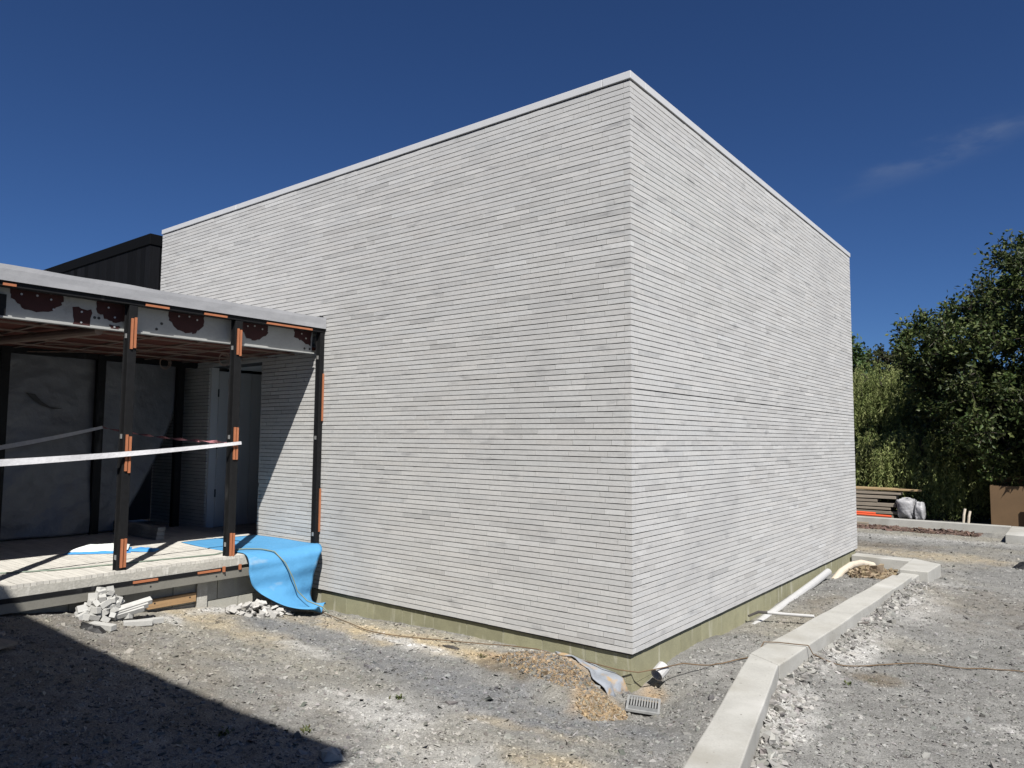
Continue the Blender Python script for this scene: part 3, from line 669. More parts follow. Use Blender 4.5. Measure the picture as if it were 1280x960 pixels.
# folded sheet on the porch floor
sh = thing('folded_sheet', 'folded white and blue plastic sheet lying on the porch floor', 'folded sheet', (-4.45, -1.5, .42))
def crumple(cx, cy, ex, ey, ang, z0, h, seed, nx_=18, ny_=12, curl=.0):
    vs_ = []
    for j in range(ny_+1):
        for i in range(nx_+1):
            u = i/nx_*2-1; v = j/ny_*2-1; a = u*ex*(1-.12*v); b = v*ey*(1+.1*u)
            x = cx+a*math.cos(ang)-b*math.sin(ang); y = cy+a*math.sin(ang)+b*math.cos(ang)
            e = (1-max(abs(u), abs(v))**4)
            z = z0+h*e*(.75+.7*float(fbm(np.array([u*2.+seed]), np.array([v*2.]), 3, seed)[0]))+curl*max(0, u-.4)**2
            vs_.append((x, y, z))
    return MB().add(vs_, [(j*(nx_+1)+i, j*(nx_+1)+i+1, (j+1)*(nx_+1)+i+1, (j+1)*(nx_+1)+i) for j in range(ny_) for i in range(nx_)])
o = crumple(-4.46, -1.52, .24, .17, .95, .4225, .03, 3).build('blue_sheet', M['blue_dk'], sh, smooth=True)
o = crumple(-4.48, -1.50, .21, .155, .95, .436, .055, 5, curl=.03).build('white_sheet', M['paper'], sh, smooth=True)
o = crumple(-4.20, -1.27, .12, .07, .6, .424, .03, 9).build('blue_flap', M['blue_dk'], sh, smooth=True)
hold(sh)
# timber plank below the channel
m = MB(); m.box(-3.445, -3.405, -1.60, -1.205, .078, .150)
pl = m.build('timber_plank', M['ply'], bevel=.003); tagged(pl, 'short tan timber plank fixed low under the grey porch channel', 'plank')
m = MB()
for y in (-1.55, -1.26): m.tube([(-3.405, y, .12), (-3.4035, y, .12)], .007, 6)
m.build('bolt', M['black'], pl)

# ------------------------------------------------------------------ heaps by the porch
hr = np.random.default_rng(12)
def rot_axes(yaw_, pitch_, roll_):
    m_ = Matrix.Rotation(yaw_, 3, 'Z') @ Matrix.Rotation(pitch_, 3, 'Y') @ Matrix.Rotation(roll_, 3, 'X'); return m_.col[0], m_.col[1], m_.col[2]
G1 = 'brick offcuts heaped against the porch edge'
cx, cy = -3.25, -2.0
def offcut(c, yaw_, pitch_, roll_, l, w_, h_, t_, lab='pale cut brick lying in the white heap of offcuts below the porch'):
    ax, ay, az = rot_axes(yaw_, pitch_, roll_); q = MB(); q.obox(c, ax, ay, az, l/2, w_/2, h_/2, (t_*.80, t_*.80, t_*.78))
    o = q.build('brick_offcut', M['brick'], bevel=.002); tagged(o, lab, 'brick offcut', G1)
for lay, (n, rr, zz) in enumerate(((17, .165, .02), (14, .13, .06), (12, .10, .105), (9, .07, .15), (4, .04, .185))):
    for k in range(n):
        an = k*6.283/n+hr.uniform(-.3, .3)+lay; d = rr*math.sqrt(hr.uniform(.35, 1)); x = cx+d*.55*math.cos(an); y = cy+d*1.05*math.sin(an)
        z = float(gz(x, y))+zz+hr.uniform(-.008, .012)
        offcut((x, y, z), hr.uniform(0, 6.28), hr.normal(0, .35), hr.choice([0, 1.57])+hr.normal(0, .3), hr.uniform(.045, .12), hr.uniform(.036, .05), hr.uniform(.035, .042), 1+hr.normal(0, .06))
for k in range(3): offcut((cx+.05, cy+.12+.03*k, float(gz(cx, cy+.12))+.05+.022*k), 1.35+.05*k, -.18, .4, .27, .05, .037, 1.05, ('lowest', 'middle', 'uppermost')[k]+' of three long pale bricks slanting off the right side of the offcut heap')
for (x, y, a, lb) in ((-3.02, -1.86, 1.2, 'pale brick lying flat on the gravel in front of the slanting long bricks'), (-2.98, -2.12, .4, 'pale brick lying flat at the left front foot of the offcut heap'), (-3.05, -1.76, 1.5, 'pale brick lying flat furthest to the right of the offcut heap')): offcut((x, y, float(gz(x, y))+.018), a, .05, .05, .19, .05, .037, .98, lb)
G2 = 'mortar and brick rubble heaped beside the blue mat'
def frag(x, y, z, s, t_):
    v = np.array([(a, b, c) for a in (-1, 1) for b in (-1, 1) for c in (-1, 1)], float)*(1+hr.uniform(-.4, .3, (8, 3)))*np.array((s*hr.uniform(.8, 1.5), s*hr.uniform(.5, .9), s*hr.uniform(.25, .5)))
    ax, ay, az = rot_axes(hr.uniform(0, 6.28), hr.normal(0, .4), hr.normal(0, .4)); v = [Vector((x, y, z))+ax*p[0]+ay*p[1]+az*p[2] for p in v]
    q = MB().add(v, [(0, 1, 3, 2), (4, 6, 7, 5), (0, 4, 5, 1), (2, 3, 7, 6), (0, 2, 6, 4), (1, 5, 7, 3)], (t_, t_*.98, t_*.95)); o = q.build('brick_fragment', M['brick'])
    tagged(o, 'pale broken brick fragment in the rubble heap at the left foot of the blue mat', 'rubble', G2)
for k in range(90):
    an = hr.uniform(0, 6.283); d = .22*math.sqrt(hr.random()); x = -3.18+d*.7*math.cos(an); y = -.74+d*1.45*math.sin(an); top = .115*(1-(d/.24)**1.3)
    frag(x, y, float(gz(x, y))+max(.008, top*hr.uniform(.55, 1)), hr.uniform(.018, .042), hr.uniform(.66, .98))
# ------------------------------------------------------------------ cables
def gpts(pts, lift=.012, sub=6):
    P = [np.array((q[0], q[1], float(gz(q[0], q[1]))+lift) if len(q) == 2 else q) for q in pts]; out = []
    for k in range(len(P)-1):
        for t in np.linspace(0, 1, sub+1)[:-1]:
            q = cr(P[max(k-1, 0)], P[k], P[k+1], P[min(k+2, len(P)-1)], t)
            out.append(q)
    out.append(P[-1])
    res = []
    for q in out:
        z = max(q[2], float(gz(q[0], q[1]))+lift*.7)
        res.append((q[0], q[1], z))
    return res
q = MB(); q.tube(gpts([(-3.05, -.2), (-2.9, -.24), (-2.42, -.40), (-2.1, -.46), (-1.8, -.42), (-1.45, -.26), (-1.2, -.15), (-1.0, -.07), (-.75, -.06)], .014)+[(-.55, -.055, -.095), (-.3, -.04, -.10), (-.1, -.025, -.112), (.03, .02, -.115), (.12, .16, -.105)]+gpts([(.2, .35, -.10), (.32, .56), (.44, .80), (.50, .93)], .012)+[(.535, 1.02, -.038), (.62, 1.07, -.037), (.73, 1.10, -.037), (.815, 1.14, -.04), (.84, 1.16, -.10)]+gpts([(.9, 1.2), (1.0, 1.26), (1.13, 1.38), (1.35, 1.64), (1.52, 1.72), (1.69, 1.77), (2.06, 1.95), (2.8, 2.3), (4, 2.6)], .012), .0042, 6)
tagged(q.build('ground_cable', M['cable'], smooth=True), 'brown cable running along the plinth, round the corner and over the kerb', 'cable')
q = MB(); q.tube([(-5.3, -3.3, .426), (-3.95, -2.6, .426), (-3.72, -2.15, .426), (-3.62, -1.6, .426), (-3.50, -1.0, .427), (-3.56, -.80, .437), (-3.50, -.70, .442), (-3.38, -.62, .442), (-3.275, -.56, .425), (-3.18, -.51, .33), (-3.135, -.46, .2), (-3.12, -.42, .08), (-3.05, -.36, -.01), (-2.9, -.3, -.055), (-2.85, -.28, -.10)], .006, 6)
tagged(q.build('porch_cable', M['cable_green'], smooth=True), 'thin grey green cable crossing the porch floor and trailing down the blue mat', 'cable')

# ------------------------------------------------------------------ concrete kerb
def kerb_piece(name, l, r_, z0, z1, parent):
    vs_ = []
    n = len(l)
    for i in range(n):
        j = .003*math.sin(i*7.3)+.002*math.sin(i*3.1)
        vs_ += [(l[i][0], l[i][1], z0), (l[i][0], l[i][1], z1+j), (r_[i][0], r_[i][1], z1-j), (r_[i][0]+.004, r_[i][1], z0)]
    fs = [(i*4+k, i*4+(k+1) % 4, (i+1)*4+(k+1) % 4, (i+1)*4+k) for i in range(n-1) for k in range(4)]+[(3, 2, 1, 0), tuple((n-1)*4+k for k in range(4))]
    return MB().add(vs_, fs).build(name, M['concrete'], parent, bevel=.008)
kb = thing('concrete_kerb', 'pale concrete kerb strip bending along the brick wall to the far corner', 'kerb', (.7, .6, -.18))
def lerp(a, b, n): return [(a[0]+(b[0]-a[0])*t, a[1]+(b[1]-a[1])*t) for t in np.linspace(0, 1, n)]
kerb_piece('kerb_length', lerp((1.50, -4.05), (.538, .72), 24), lerp((1.74, -3.86), (.784, .565), 24), -.4, -.050, kb)
kerb_piece('kerb_length', lerp((.5375, .725), (.708, 4.75), 24), lerp((.785, .57), (.905, 4.75), 24), -.4, -.0515, kb)
kerb_piece('kerb_step', [(.715, 4.755), (.72, 5.2)], [(.90, 4.755), (.91, 5.2)], -.4, -.088, kb)
kerb_piece('kerb_end', [(.70, 5.205), (.69, 6.2)], [(1.0, 5.205), (1.03, 5.95)], -.4, -.05, kb)
kerb_piece('kerb_return', [(.685, 5.95), (.0, 5.98)], [(.685, 6.2), (.0, 6.25)], -.4, -.052, kb)
hold(kb)
# pipes
def pipe(pts, r, ri, mt, name, label, cat='pipe'):
    q = MB(); q.tube(pts, r, 14, cap=False); q.tube(pts[::-1], ri, 14, cap=False)
    n = 14; m1 = (len(pts)-1)*n; o2 = len(pts)*n
    q.f += [(k, o2+m1+((n-k) % n), o2+m1+((n-k-1) % n), (k+1) % n) for k in range(0)]
    # rims
    for (end, nxt) in ((0, 1), (len(pts)-1, len(pts)-2)):
        t = (Vector(pts[end])-Vector(pts[nxt])).normalized(); ref = Vector((0, 0, 1)); a = (ref-t*ref.dot(t)).normalized(); b = t.cross(a)
        ring = [Vector(pts[end])+(a*math.cos(6.283185*k/n)+b*math.sin(6.283185*k/n))*rr for rr in (r, ri) for k in range(n)]
        q.add(ring, [(k, (k+1) % n, n+(k+1) % n, n+k) for k in range(n)])
    o = q.build(name, mt, smooth=False); tagged(o, label, cat); return o
pipe([(.05, 1.7, -.262), (.055, 2.6, -.205), (.06, 3.4, -.155), (.065, 4.05, -.112), (.065, 4.6, -.074)], .040, .036, M['pvc'], 'drain_pipe', 'straight white drain pipe rising out of the gravel along the wall foot')
pipe([(.09, 4.72, -.20), (.10, 5.05, -.13), (.13, 5.4, -.095), (.18, 5.7, -.10), (.27, 5.92, -.15)], .042, .037, M['pvc_cream'], 'drain_pipe', 'cream curved drain pipe arching near the far corner of the wall')
pipe([(.15, 2.25, -.105), (.30, 2.27, -.10), (.54, 2.30, -.088)], .014, .011, M['pvc'], 'conduit', 'thin white conduit lying across the gravel up to the kerb', 'conduit')
q = MB(); q.tube([(.02, 2.12, -.13), (.08, 2.2, -.10), (.15, 2.25, -.105), (.2, 2.255, -.102)], [.010, .013, .013, .012], 7); tagged(q.build('pipe_cap', M['cable_dark']), 'dark rubber sleeve on the end of the thin white conduit', 'sleeve')
so_ = pipe([(.102, .255, -.122), (.095, .215, -.141), (.088, .175, -.160)], .046, .041, M['pvc'], 'drain_stub', 'short white pipe stub poking out by the corner above the grate', 'pipe stub')
# grate
gr = thing('drain_grate', 'small square galvanised drain grate lying tilted at the wall corner', 'grate', (.17, -.17, -.25))
ga_ = .42; ux = Vector((math.cos(ga_), math.sin(ga_), -.06)).normalized(); uy = Vector((-math.sin(ga_), math.cos(ga_), .10)).normalized(); uz = ux.cross(uy).normalized(); g0 = Vector((.175, -.185, -.238))
q = MB()
for s_ in (-1, 1):
    q.obox(g0+uy*(.097*s_), ux, uy, uz, .105, .007, .007); q.obox(g0+ux*(.0975*s_), ux, uy, uz, .0074, .0896, .0069)
q.build('grate_frame', M['galv'], gr)
q = MB(); q.obox(g0-uz*.002-uy*.06, ux, uy, uz, .0896, .029, .003); q.build('grate_plate', M['galv_dark'], gr)
for k in range(10):
    q = MB(); q.obox(g0+ux*(-.0765+k*.017)+uy*.029, ux, uy, uz, .0045, .059, .004); q.build('grate_bar', M['galv'], gr)
q = MB(); q.obox(g0-uz*.03, ux, uy, uz, .095, .095, .012); q.build('grate_sump', M['black'], gr)
hold(gr)
# membrane flap over the clay
vs_ = []; n1, n2 = 20, 12
for i in range(n1+1):
    u = i/n1; x = -.62+.54*u
    for j in range(n2+1):
        v = j/n2; y = .008-(.02+.27*u**1.4)*v*(1+.12*math.sin(u*17)) 
        z = max(float(gz(x, y)), -.155)+.010+.006*math.sin(u*12+v*4)
        if u > .9: z -= .25*(u-.9)
        vs_.append((x+.012*math.sin(v*9), y, z))
k0 = len(vs_)
fs = [(i*(n2+1)+j, i*(n2+1)+j+1, (i+1)*(n2+1)+j+1, (i+1)*(n2+1)+j) for i in range(n1) for j in range(n2)]
for (dx, dz) in ((.010, .02), (.02, .05), (.035, .09)):
    for j in range(n2+1):
        x, y, z = vs_[n1*(n2+1)+j]; vs_.append((x+dx*(1+.5*math.sin(j*1.7)), y, z-dz))
rowi = [n1*(n2+1)]+[k0+k*(n2+1) for k in range(3)]
for a, b in zip(rowi[:-1], rowi[1:]): fs += [(a+j, a+j+1, b+j+1, b+j) for j in range(n2)]
mf = MB().add(vs_, fs).build('membrane_flap', M['membrane'], smooth=True); q = mf.modifiers.new('thickness', 'SOLIDIFY'); q.thickness = .006; q.offset = 1
tagged(mf, 'clay-stained grey membrane flap folded over the mound at the wall corner', 'membrane')
# clay clods
def clods(n, cx, cy, rx, ry, h, s0, cols, seed, name, label, cat):
    r = np.random.default_rng(seed); an = r.uniform(0, 6.283, n); d = np.sqrt(r.random(n)); x = cx+rx*d*np.cos(an); y = cy+ry*d*np.sin(an)
    P, Fc, c = scatter(n, lambda n_, r_: (x, y), lambda n_, r_: np.clip(r_.lognormal(math.log(s0), .45, n_), .006, .06), zfun=lambda a, b: gz(a, b)+h*(1-d**1.6)*r.uniform(.3, 1, n), flat=.7, seed=seed, tintf=lambda a, b: np.array(cols)[r.integers(0, len(cols), n)], contrast=.18)
    o = np_mesh(name, P, Fc, M['clay'], col=c, kind='stuff'); o['label'] = label; o['category'] = cat
clods(900, .42, 5.25, .26, .42, .13, .016, [(.21, .15, .085), (.17, .12, .07), (.27, .21, .135)], 3, 'clay_heap', 'heap of brown clay clods beside the cream pipe', 'clay heap')
clods(2600, -.42, -.38, .42, .16, .006, .0045, [(.29, .205, .115), (.25, .18, .105), (.16, .148, .125), (.17, .165, .155)], 8, 'clay_crumbs', 'orange clay crumbs over the mound by the wall corner', 'clay')
clods(1500, .06, -.5, .13, .2, .008, .005, [(.31, .22, .12), (.27, .19, .105), (.26, .225, .17)], 9, 'clay_crumbs', 'sandy clay crumbs spilling below the membrane flap', 'clay')

# ------------------------------------------------------------------ scraps on the ground
def scrap(x, y, sx, sy, sz, a, mt, name, label, cat, seed):
    r = np.random.default_rng(seed); q = MB(); vs_ = []; n = 12
    for ring, (rr, zz) in enumerate(((1, 0), (.75, .8), (.3, 1))):
        for k in range(n):
            an = 6.283*k/n; w_ = rr*(1+.35*r.normal()*.6); px = w_*sx*math.cos(an); py = w_*sy*math.sin(an)
            X_ = x+px*math.cos(a)-py*math.sin(a); Y_ = y+px*math.sin(a)+py*math.cos(a); vs_.append((X_, Y_, float(gz(X_, Y_))+.004+sz*zz*r.uniform(.5, 1.1)))
    fs = [(g*n+k, g*n+(k+1) % n, (g+1)*n+(k+1) % n, (g+1)*n+k) for g in range(2) for k in range(n)]+[tuple(2*n+k for k in range(n))]
    o = q.add(vs_, fs).build(name, mt); tagged(o, label, cat)
scrap(-2.96, -2.20, .10, .05, .03, .5, M['black'], 'plastic_scrap', 'black plastic scrap lying in the shadow on the gravel', 'scrap', 1)
scrap(1.86, 7.1, .17, .10, .09, .4, M['black'], 'plastic_scrap', 'crumpled black plastic scrap on the sunlit gravel at the right edge', 'scrap', 2)
scrap(2.05, 3.55, .16, .05, .03, .7, M['cable_dark'], 'wet_smear', 'flat dark wet smear on the gravel at the right edge', 'scrap', 3)  # raised dark shape added to stand for a wet smear of ground
scrap(-1.32, -.36, .09, .03, .012, .0, M['cable_dark'], 'bitumen_scrap', 'thin dark bitumen scrap beside the plinth below the brick wall', 'scrap', 5)
scrap(-.46, -2.14, .07, .05, .04, .3, M['concrete'], 'pale_lump', 'pale lump at the tip of the foreground shadow', 'lump', 6)  # low raised lump, paler than the gravel around it
ax, ay, az = rot_axes(.3, .05, .02); q = MB(); q.obox((-2.80, -2.88, float(gz(-2.8, -2.88))+.022), ax, ay, az, .16, .10, .009, (1, 1, 1)); tagged(q.build('loose_board', M['timber'], bevel=.002), 'grey board lying flat in the shadow at the left edge', 'board')
# a few weeds
def tuft(x, y, n, h, seed, label):
    r = np.random.default_rng(seed); q = MB(); z = float(gz(x, y))
    for k in range(n):
        an = r.uniform(0, 6.28); l = h*r.uniform(.5, 1); d = Vector((math.cos(an), math.sin(an), r.uniform(.4, 1.6))).normalized(); s_ = Vector((-math.sin(an), math.cos(an), 0))*.004; b = Vector((x+r.normal(0, .02), y+r.normal(0, .02), z))
        q.add([b-s_, b+s_, b+d*l*.6+s_*1.3, b+d*l, b+d*l*.6-s_*1.3], [(0, 1, 2, 3, 4)], (.05+r.random()*.03, .06+r.random()*.03, .025))
    tagged(q.build('weed', M['leaf']), label, 'weed')
tuft(-.83, -1.34, 16, .035, 1, 'small green weed on the pale dusty gravel in the middle ground')
tuft(-.80, -2.02, 26, .035, 2, 'low green weed at the tip of the foreground shadow')
tuft(-.98, -.40, 10, .06, 3, 'thin upright weed beside the clay mound')
tuft(-1.05, -2.35, 24, .04, 4, 'low weed growing in the shaded gravel')
tuft(1.14, .9, 12, .035, 5, 'dry weed beside the bend of the kerb')

# ------------------------------------------------------------------ black shed behind
shd = thing('black_building', 'black building with vertical board cladding rising behind the white brick cube', 'building', (-12, 3, -.2))
m = MB(); m.box(-17, -9.03, .96, 7, -.3, 4.50); m.build('wall', M['trim'], shd)
for k in range(52):
    x1 = -9.0-k*.15; t_ = max(.3, 1+br.normal(0, .4))
    q = MB(); q.box(x1-.14, x1, .93, .9598, -.3, 4.45, (t_, t_, t_)); q.build('cladding_board', M['clad'], shd)
for k in range(12):
    y0 = .93+.002+k*.15; t_ = max(.3, 1+br.normal(0, .4))
    q = MB(); q.box(-9.0298, -9.0, y0+.03, y0+.17-.01, -.3, 4.45, (t_, t_, t_)); q.build('cladding_board', M['clad'], shd)
m = MB(); m.box(-17, -8.985, .915, 7, 4.452, 4.63); m.build('roof_trim', M['trim'], shd, bevel=.01)
hold(shd)
# the wing behind the viewer that throws the foreground shadow
wg = thing('house_wing', 'flat-roofed white wing standing behind the viewer and shading the gravel', 'building', (-2, -8, 0))
def slab_poly(pts, z0, z1, name, mt):
    n = len(pts); MB().add([(x, y, z0) for x, y in pts]+[(x, y, z1) for x, y in pts], [tuple(range(n-1, -1, -1)), tuple(range(n, 2*n))]+[(k, (k+1) % n, n+(k+1) % n, n+k) for k in range(n)]).build(name, mt, wg)
sl = (5.013-4.706)/(2.605+.589)
ey = lambda x, d=0: -4.706+sl*(x-2.605)-d
slab_poly([(2.605, ey(2.605)), (2.605, -13), (-9, -13), (-9, ey(-9))], 4.8, 5.0, 'roof', M['fascia'])
slab_poly([(2.3, ey(2.3, .35)), (2.3, -12.8), (-8.8, -12.8), (-8.8, ey(-8.8, .35))], -.3, 4.7995, 'wall', M['white_brick'])
hold(wg)

# ------------------------------------------------------------------ far yard: kerb, mulch, timber, wrap, board
bk = thing('far_kerb', 'long low concrete kerb at the far edge of the yard before the trees', 'kerb', (0, 11.5, -.2))
kerb_piece('kerb_length', [(-6, 11.30), (1.42, 11.28)], [(-6, 11.55), (1.42, 11.50)], -.4, -.045, bk); kerb_piece('kerb_return', [(1.425, 9.95), (1.425, 11.5)][::-1], [(3.6, 9.75), (3.6, 11.3)][::-1], -.4, -.05, bk)
hold(bk)
r = np.random.default_rng(4); n = 2600; mx = r.uniform(-2.5, 1.0, n); my = 10.75+r.uniform(-.5, .5, n)*(.55+.25*(1-mx)/3)
P, Fc, c = scatter(n, lambda n_, r_: (mx, my), lambda n_, r_: np.clip(r_.lognormal(math.log(.020), .4, n_), .01, .045), flat=.4, seed=5, tintf=lambda a, b: np.ones((len(a), 3))*np.array((.105, .06, .042)), contrast=.3)
np_mesh('bark_mulch', P, Fc, M['mulch'], col=c, kind='stuff', label='strip of red-brown bark mulch in front of the far kerb', category='mulch')
def plank(x0, x1, y, z, w_, h_, t_, label, a=0.0):
    ax, ay, az = rot_axes(a, 0, 0); q = MB(); q.obox(((x0+x1)/2, y, z), ax, ay, az, (x1-x0)/2, w_/2, h_/2, t_); o = q.build('timber_plank', M['timber'], bevel=.004); tagged(o, label, 'plank', 'planks stacked beyond the far kerb'); return o
wt = (1.0, .97, .92); lt = (1.35, 1.12, .75)
ORD = ('lowest', 'second', 'third', 'fourth', 'fifth', 'sixth', 'seventh')
for lay in range(7):
    for k in range(2):
        xe = (-.64, -.55, -.70, -.60, -.95, -.60, -.52)[lay]-.05*k
        plank(xe-2.7-.2*k, xe, 12.5+k*.36+.01*lay, -.10+lay*.078, .33, (.05, .06, .045, .07, .05, .06, .04)[lay], tuple(q_*(.85+.3*br.random()) for q_ in [1.0])*3, ORD[lay]+' weathered plank from the ground in the '+('front', 'rear')[k]+' row of the timber stack')
plank(-3.2, -.16, 12.55, .448, .16, .035, lt, 'light tan plank jutting out on top of the timber stack', .01)
plank(-2.8, -.50, 12.84, .448, .2, .035, lt, 'second light plank on top of the timber stack, set further back', -.01)
plank(-2.6, -.85, 10.98, -.14, .16, .05, wt, 'long flat plank lying at the foot of the far kerb by the mulch', .02)
for k, (dx, z) in enumerate(((0, -.055), (.3, -.015))):
    q = MB(); q.tube([(-3.2, 12.02+.05*k, z+.03), (-.62+dx*-1, 12.0+.05*k, z-.01)], .024, 8)
    tagged(q.build('orange_conduit', M['orange_pipe']), ('longer' if k == 0 else 'upper shorter')+' orange conduit lying on the ground in front of the timber stack', 'conduit', 'orange conduits by the timber stack')
# white wrapped bundles
def bundle(c, sx, sy, sz, seed, label):
    vs_ = []; n, mm = 30, 18
    for j in range(mm+1):
        th = math.pi*j/mm
        for i in range(n):
            ph = 6.283185*i/n; d = np.array((math.sin(th)*math.cos(ph), math.sin(th)*math.sin(ph), math.cos(th))); p_ = np.sign(d)*np.abs(d)**.55
            nz_ = 1+.55*float(fbm(np.array([d[0]*2.6+seed+d[2]]), np.array([d[1]*2.6+d[2]*2.2]), 4, seed)[0]); vs_.append((c[0]+p_[0]*sx*nz_, c[1]+p_[1]*sy*nz_, c[2]+p_[2]*sz*nz_))
    fs = [(j*n+i, (j+1)*n+i, (j+1)*n+(i+1) % n, j*n+(i+1) % n) for j in range(mm) for i in range(n)]
    tagged(MB().add(vs_, fs).build('wrapped_bundle', M['wrap'], smooth=True), label, 'bundle')
bundle((-.42, 12.48, .09), .17, .24, .20, 2, 'white plastic wrapped bundle leaning at the end of the timber stack')
bundle((-.16, 12.4, .04), .085, .16, .19, 4, 'smaller white wrapped bundle beside the larger one at the stack end')
for (x, h_, lab) in ((.62, .30, 'left of two thin pale pipes standing behind the far kerb'), (.70, .26, 'right of two thin pale pipes standing behind the far kerb, leaning')):
    q = MB(); q.tube([(x, 11.9, -.25), (x+.03, 11.9, -.12+h_*.6), (x+.05, 11.92, -.12+h_)], .022, 8); tagged(q.build('standing_pipe', M['pvc_cream']), lab, 'pipe', 'standing pipes behind the far kerb')
bx = thing('brown_board_box', 'large open brown board crate under the dark tree at the right edge', 'crate', (1.6, 12.5, -.2))
for (nm, b) in (('side_panel', (1.05, 1.62, 12.30, 12.33, -.25, .62)), ('side_panel', (1.05, 1.08, 12.332, 13.3, -.25, .62)), ('end_panel', (1.64, 2.5, 12.16, 12.19, -.25, .36)), ('back_panel', (1.05, 2.5, 13.302, 13.33, -.25, .78))):
    q = MB(); q.box(*b); q.build(nm, M['card'], bx)
hold(bx)

# ------------------------------------------------------------------ trees
def leaves(P, D, size, width, cols, r, droop=.2):
    """leaf quads (rhombus folded along the rib). P centres (n,3), D directions (n,3)"""
    n = len(P); D = D/np.linalg.norm(D, axis=1, keepdims=True); U = r.normal(0, 1, (n, 3)); U[:, 2] += .8
    S = np.cross(D, U); S /= np.linalg.norm(S, axis=1, keepdims=True)+1e-9; Nn = np.cross(S, D)
    l = size*r.uniform(.65, 1.3, n)[:, None]; w_ = width*r.uniform(.7, 1.2, n)[:, None]
    a = P; b = P+D*l; m1 = P+D*l*.45+S*w_+Nn*w_*.35; m2 = P+D*l*.45-S*w_+Nn*w_*.35
    V = np.stack([a, m1, b, m2], 1).reshape(-1, 3); F_ = np.arange(n*4).reshape(n, 4)
    return V, F_, np.repeat(cols, 4, 0)
def limb(q, a, b, r0, r1, r, seg=6, wob=.1):
    a = Vector(a); b = Vector(b); pts = []; L_ = (b-a).length
    for i in range(seg+1):
        t = i/seg; p = a.lerp(b, t)+Vector((r.normal(), r.normal(), r.normal()))*wob*L_*.25*math.sin(t*math.pi); pts.append(p)
    q.tube(pts, [r0+(r1-r0)*i/seg for i in range(seg+1)], 7); return pts
def broadleaf(name, label, base, cz, rx, ry, rz, nclump, nleaf, leaf, cols, seed, trunk_r=.2, low=.0, clump=.42, dome=False, sparse=.0):
    r = np.random.default_rng(seed); t = thing(name, label, 'tree', base); bx_, by_, bz_ = base
    cen = []
    while len(cen) < nclump:
        d = r.normal(0, 1, 3); d /= np.linalg.norm(d)
        if dome and d[2] < -.25: continue
        k = r.uniform(.8, 1.02) if r.random() < .6 else r.uniform(.35, .85)
        lump = 1+.07*math.sin(d[0]*4.1+seed)*math.cos(d[1]*3.3+seed*2)+.08*math.sin(d[2]*5+d[0]*6+seed)
        p = np.array((bx_+d[0]*rx*k*lump, by_+d[1]*ry*k*lump, cz+d[2]*rz*k*lump))
        if p[2] < low: continue
        cen.append(p)
    cen = np.array(cen); q = MB()
    top = limb(q, (bx_, by_, bz_-.1), (bx_+.15, by_, cz), trunk_r, trunk_r*.45, r, 8, .05); 
    for p in cen[:: max(1, nclump//46)]:
        s = top[int(r.integers(2, 8))]; limb(q, s, p, trunk_r*.28, .012, r, 6, .2)
    q.build('trunk', M['bark'], t)
    tw = MB()
    allP = []; allD = []; allC = []
    for p in cen:
        n = int(nleaf*r.uniform(.5, 1.4)); s = clump*r.uniform(.6, 1.25)
        # leaves grouped on a few twigs of each clump
        ntw = 7; tdir = r.normal(0, 1, (ntw, 3)); tdir[:, 2] += .25; tdir += (p-np.array((bx_, by_, cz)))/max(rx, rz)*.9; tdir /= np.linalg.norm(tdir, axis=1, keepdims=True)
        ti = r.integers(0, ntw, n); al = r.uniform(.1, 1, n)[:, None]
        P = p+tdir[ti]*al*s+r.normal(0, .06*s/.42, (n, 3)); D = tdir[ti]*.5+r.normal(0, .7, (n, 3))
        tone_ = r.uniform(.65, 1.35); c = np.array(cols)[r.integers(0, len(cols), n)]*tone_*r.uniform(.75, 1.25, (n, 1))
        allP.append(P); allD.append(D); allC.append(c)
        for k in range(0, ntw, 2):
            tw.tube([tuple(p), tuple(p+tdir[k]*s*.9)], [.010, .004], 4, cap=False)
    V, F_, cc_ = leaves(np.concatenate(allP), np.concatenate(allD), leaf, leaf*.30, np.concatenate(allC), r)
    np_mesh('crown', V, F_, M['leaf'], t, col=np.clip(cc_, .004, .4))
    tw.build('twigs', M['bark'], t)
    hold(t); return t
dark = [(.040, .062, .018), (.028, .045, .013), (.056, .074, .022), (.078, .092, .032)]
broadleaf('broadleaf_tree', 'big dark broadleaf tree filling the right edge beyond the yard', (2.45, 14.6, -.2), 2.55, 3.15, 2.9, 3.0, 1000, 150, .10, dark, 11, .24, .85, .38)
broadleaf('broadleaf_tree', 'tall dark tree just showing past the far wall edge above the willow', (-3.65, 19, -.2), 2.9, 1.45, 1.4, 2.1, 90, 120, .15, [(.05, .085, .028), (.06, .095, .03)], 23, .18, .5, .5)
broadleaf('round_tree', 'small rounded olive tree top showing far behind the willow', (-3.75, 29, -.2), 3.3, 1.75, 1.7, 2.05, 130, 110, .15, [(.05, .06, .02), (.06, .065, .025), (.04, .05, .018)], 31, .2, .5, .5)
broadleaf('dark_shrub', 'dark shrub mass in deep shade under the big broadleaf tree', (1.6, 17.6, -.2), .5, 3.4, .9, 2.2, 260, 120, .12, [(.020, .030, .012), (.026, .037, .015)], 41, .06, .0, .5, True)
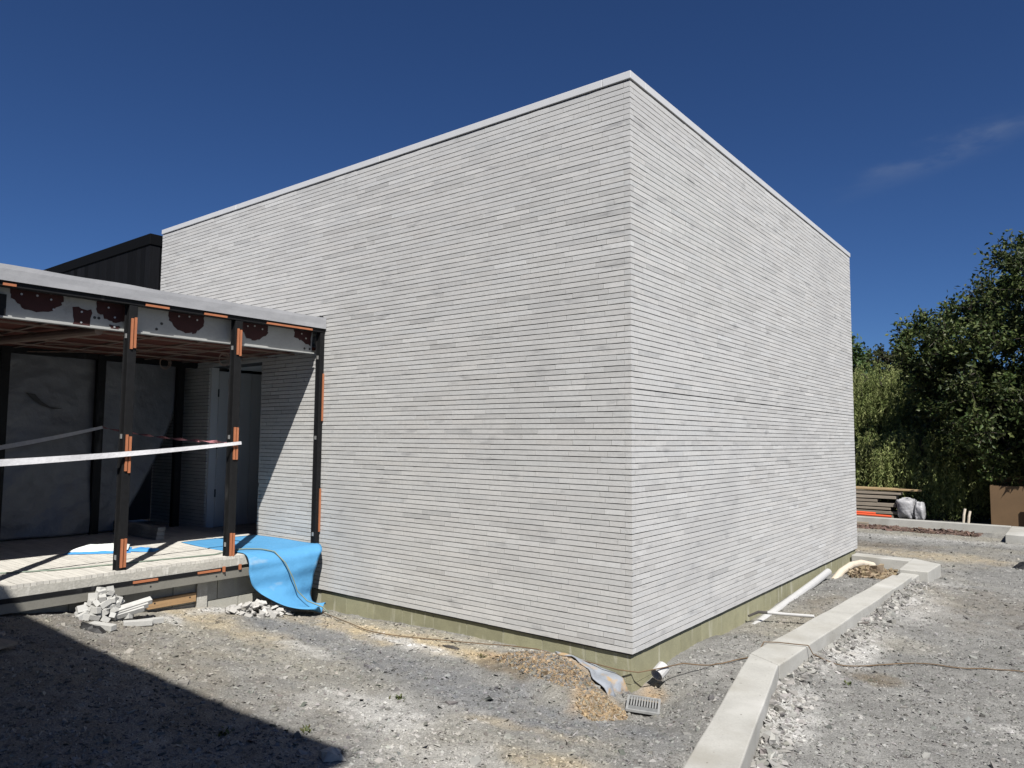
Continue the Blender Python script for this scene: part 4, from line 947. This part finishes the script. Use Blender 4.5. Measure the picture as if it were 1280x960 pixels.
def willow(label, base, rx, ry, top, n, seed, zmin=.0):
    r = np.random.default_rng(seed); t = thing('weeping_willow', label, 'tree', base); bx_, by_, bz_ = base; q = MB()
    tr = limb(q, (bx_, by_, bz_-.1), (bx_+.1, by_, top*.72), .22, .10, r, 8, .06)
    VP = []; DP = []; CP_ = []; tw = MB()
    ends = []
    for k in range(34):
        an = r.uniform(0, 6.283); d = r.uniform(.35, 1); e = (bx_+rx*.8*d*math.cos(an), by_+ry*.8*d*math.sin(an), top*(1.0-.35*d*d)+r.normal(0, .12)); limb(q, tr[int(r.integers(4, 8))], e, .05, .014, r, 6, .2); ends.append(e)
    q.build('trunk', M['bark'], t)
    cols = np.array([(.22, .255, .09), (.17, .205, .068), (.27, .295, .12), (.12, .155, .048)])
    for k in range(n):
        an = r.uniform(0, 6.283); d = r.random()**.38; lob = 1+.16*math.sin(an*5+seed)+.1*math.sin(an*9)
        x0 = bx_+rx*d*lob*math.cos(an); y0 = by_+ry*d*lob*math.sin(an); dome_ = top*(1.02-.38*d**2.4)
        z0 = dome_*(r.uniform(.30, 1.0) if d > .6 else r.uniform(.8, 1.0))+r.normal(0, .15)
        ln = min(r.uniform(.4, 1.5), z0-zmin)
        if ln < .2: continue
        m_ = int(30*ln)+6; s = np.sort(r.random(m_)); sw = r.normal(0, .16, 2)
        out = np.array((math.cos(an), math.sin(an)))*.22
        px = x0+(sw[0]+out[0])*np.sin(s*1.6)*ln*.6; py = y0+(sw[1]+out[1])*np.sin(s*1.6)*ln*.6; pz = z0+.10*np.sin(s*3.1)-s**1.25*ln
        VP.append(np.stack([px, py, pz], -1)); DP.append(np.stack([r.normal(0, .6, m_), r.normal(0, .6, m_), -.9+r.normal(0, .45, m_)], -1))
        CP_.append(np.repeat(cols[int(r.integers(0, 4))][None]*r.uniform(.7, 1.25), m_, 0)*r.uniform(.8, 1.2, (m_, 1)))
    V, F_, cc_ = leaves(np.concatenate(VP), np.concatenate(DP), .085, .011, np.concatenate(CP_), r)
    np_mesh('crown', V, F_, M['leaf_soft'], t, col=np.clip(cc_, .004, .4)); hold(t)
willow('weeping willow with olive hanging strands beside the far wall edge', (-1.75, 17.2, -.2), 2.9, 2.2, 3.45, 6500, 6, -.05)
willow('low willow growth with strands hanging to the ground behind the far kerb', (-.35, 13.75, -.2), 1.9, .75, 1.65, 2600, 16, -.1)
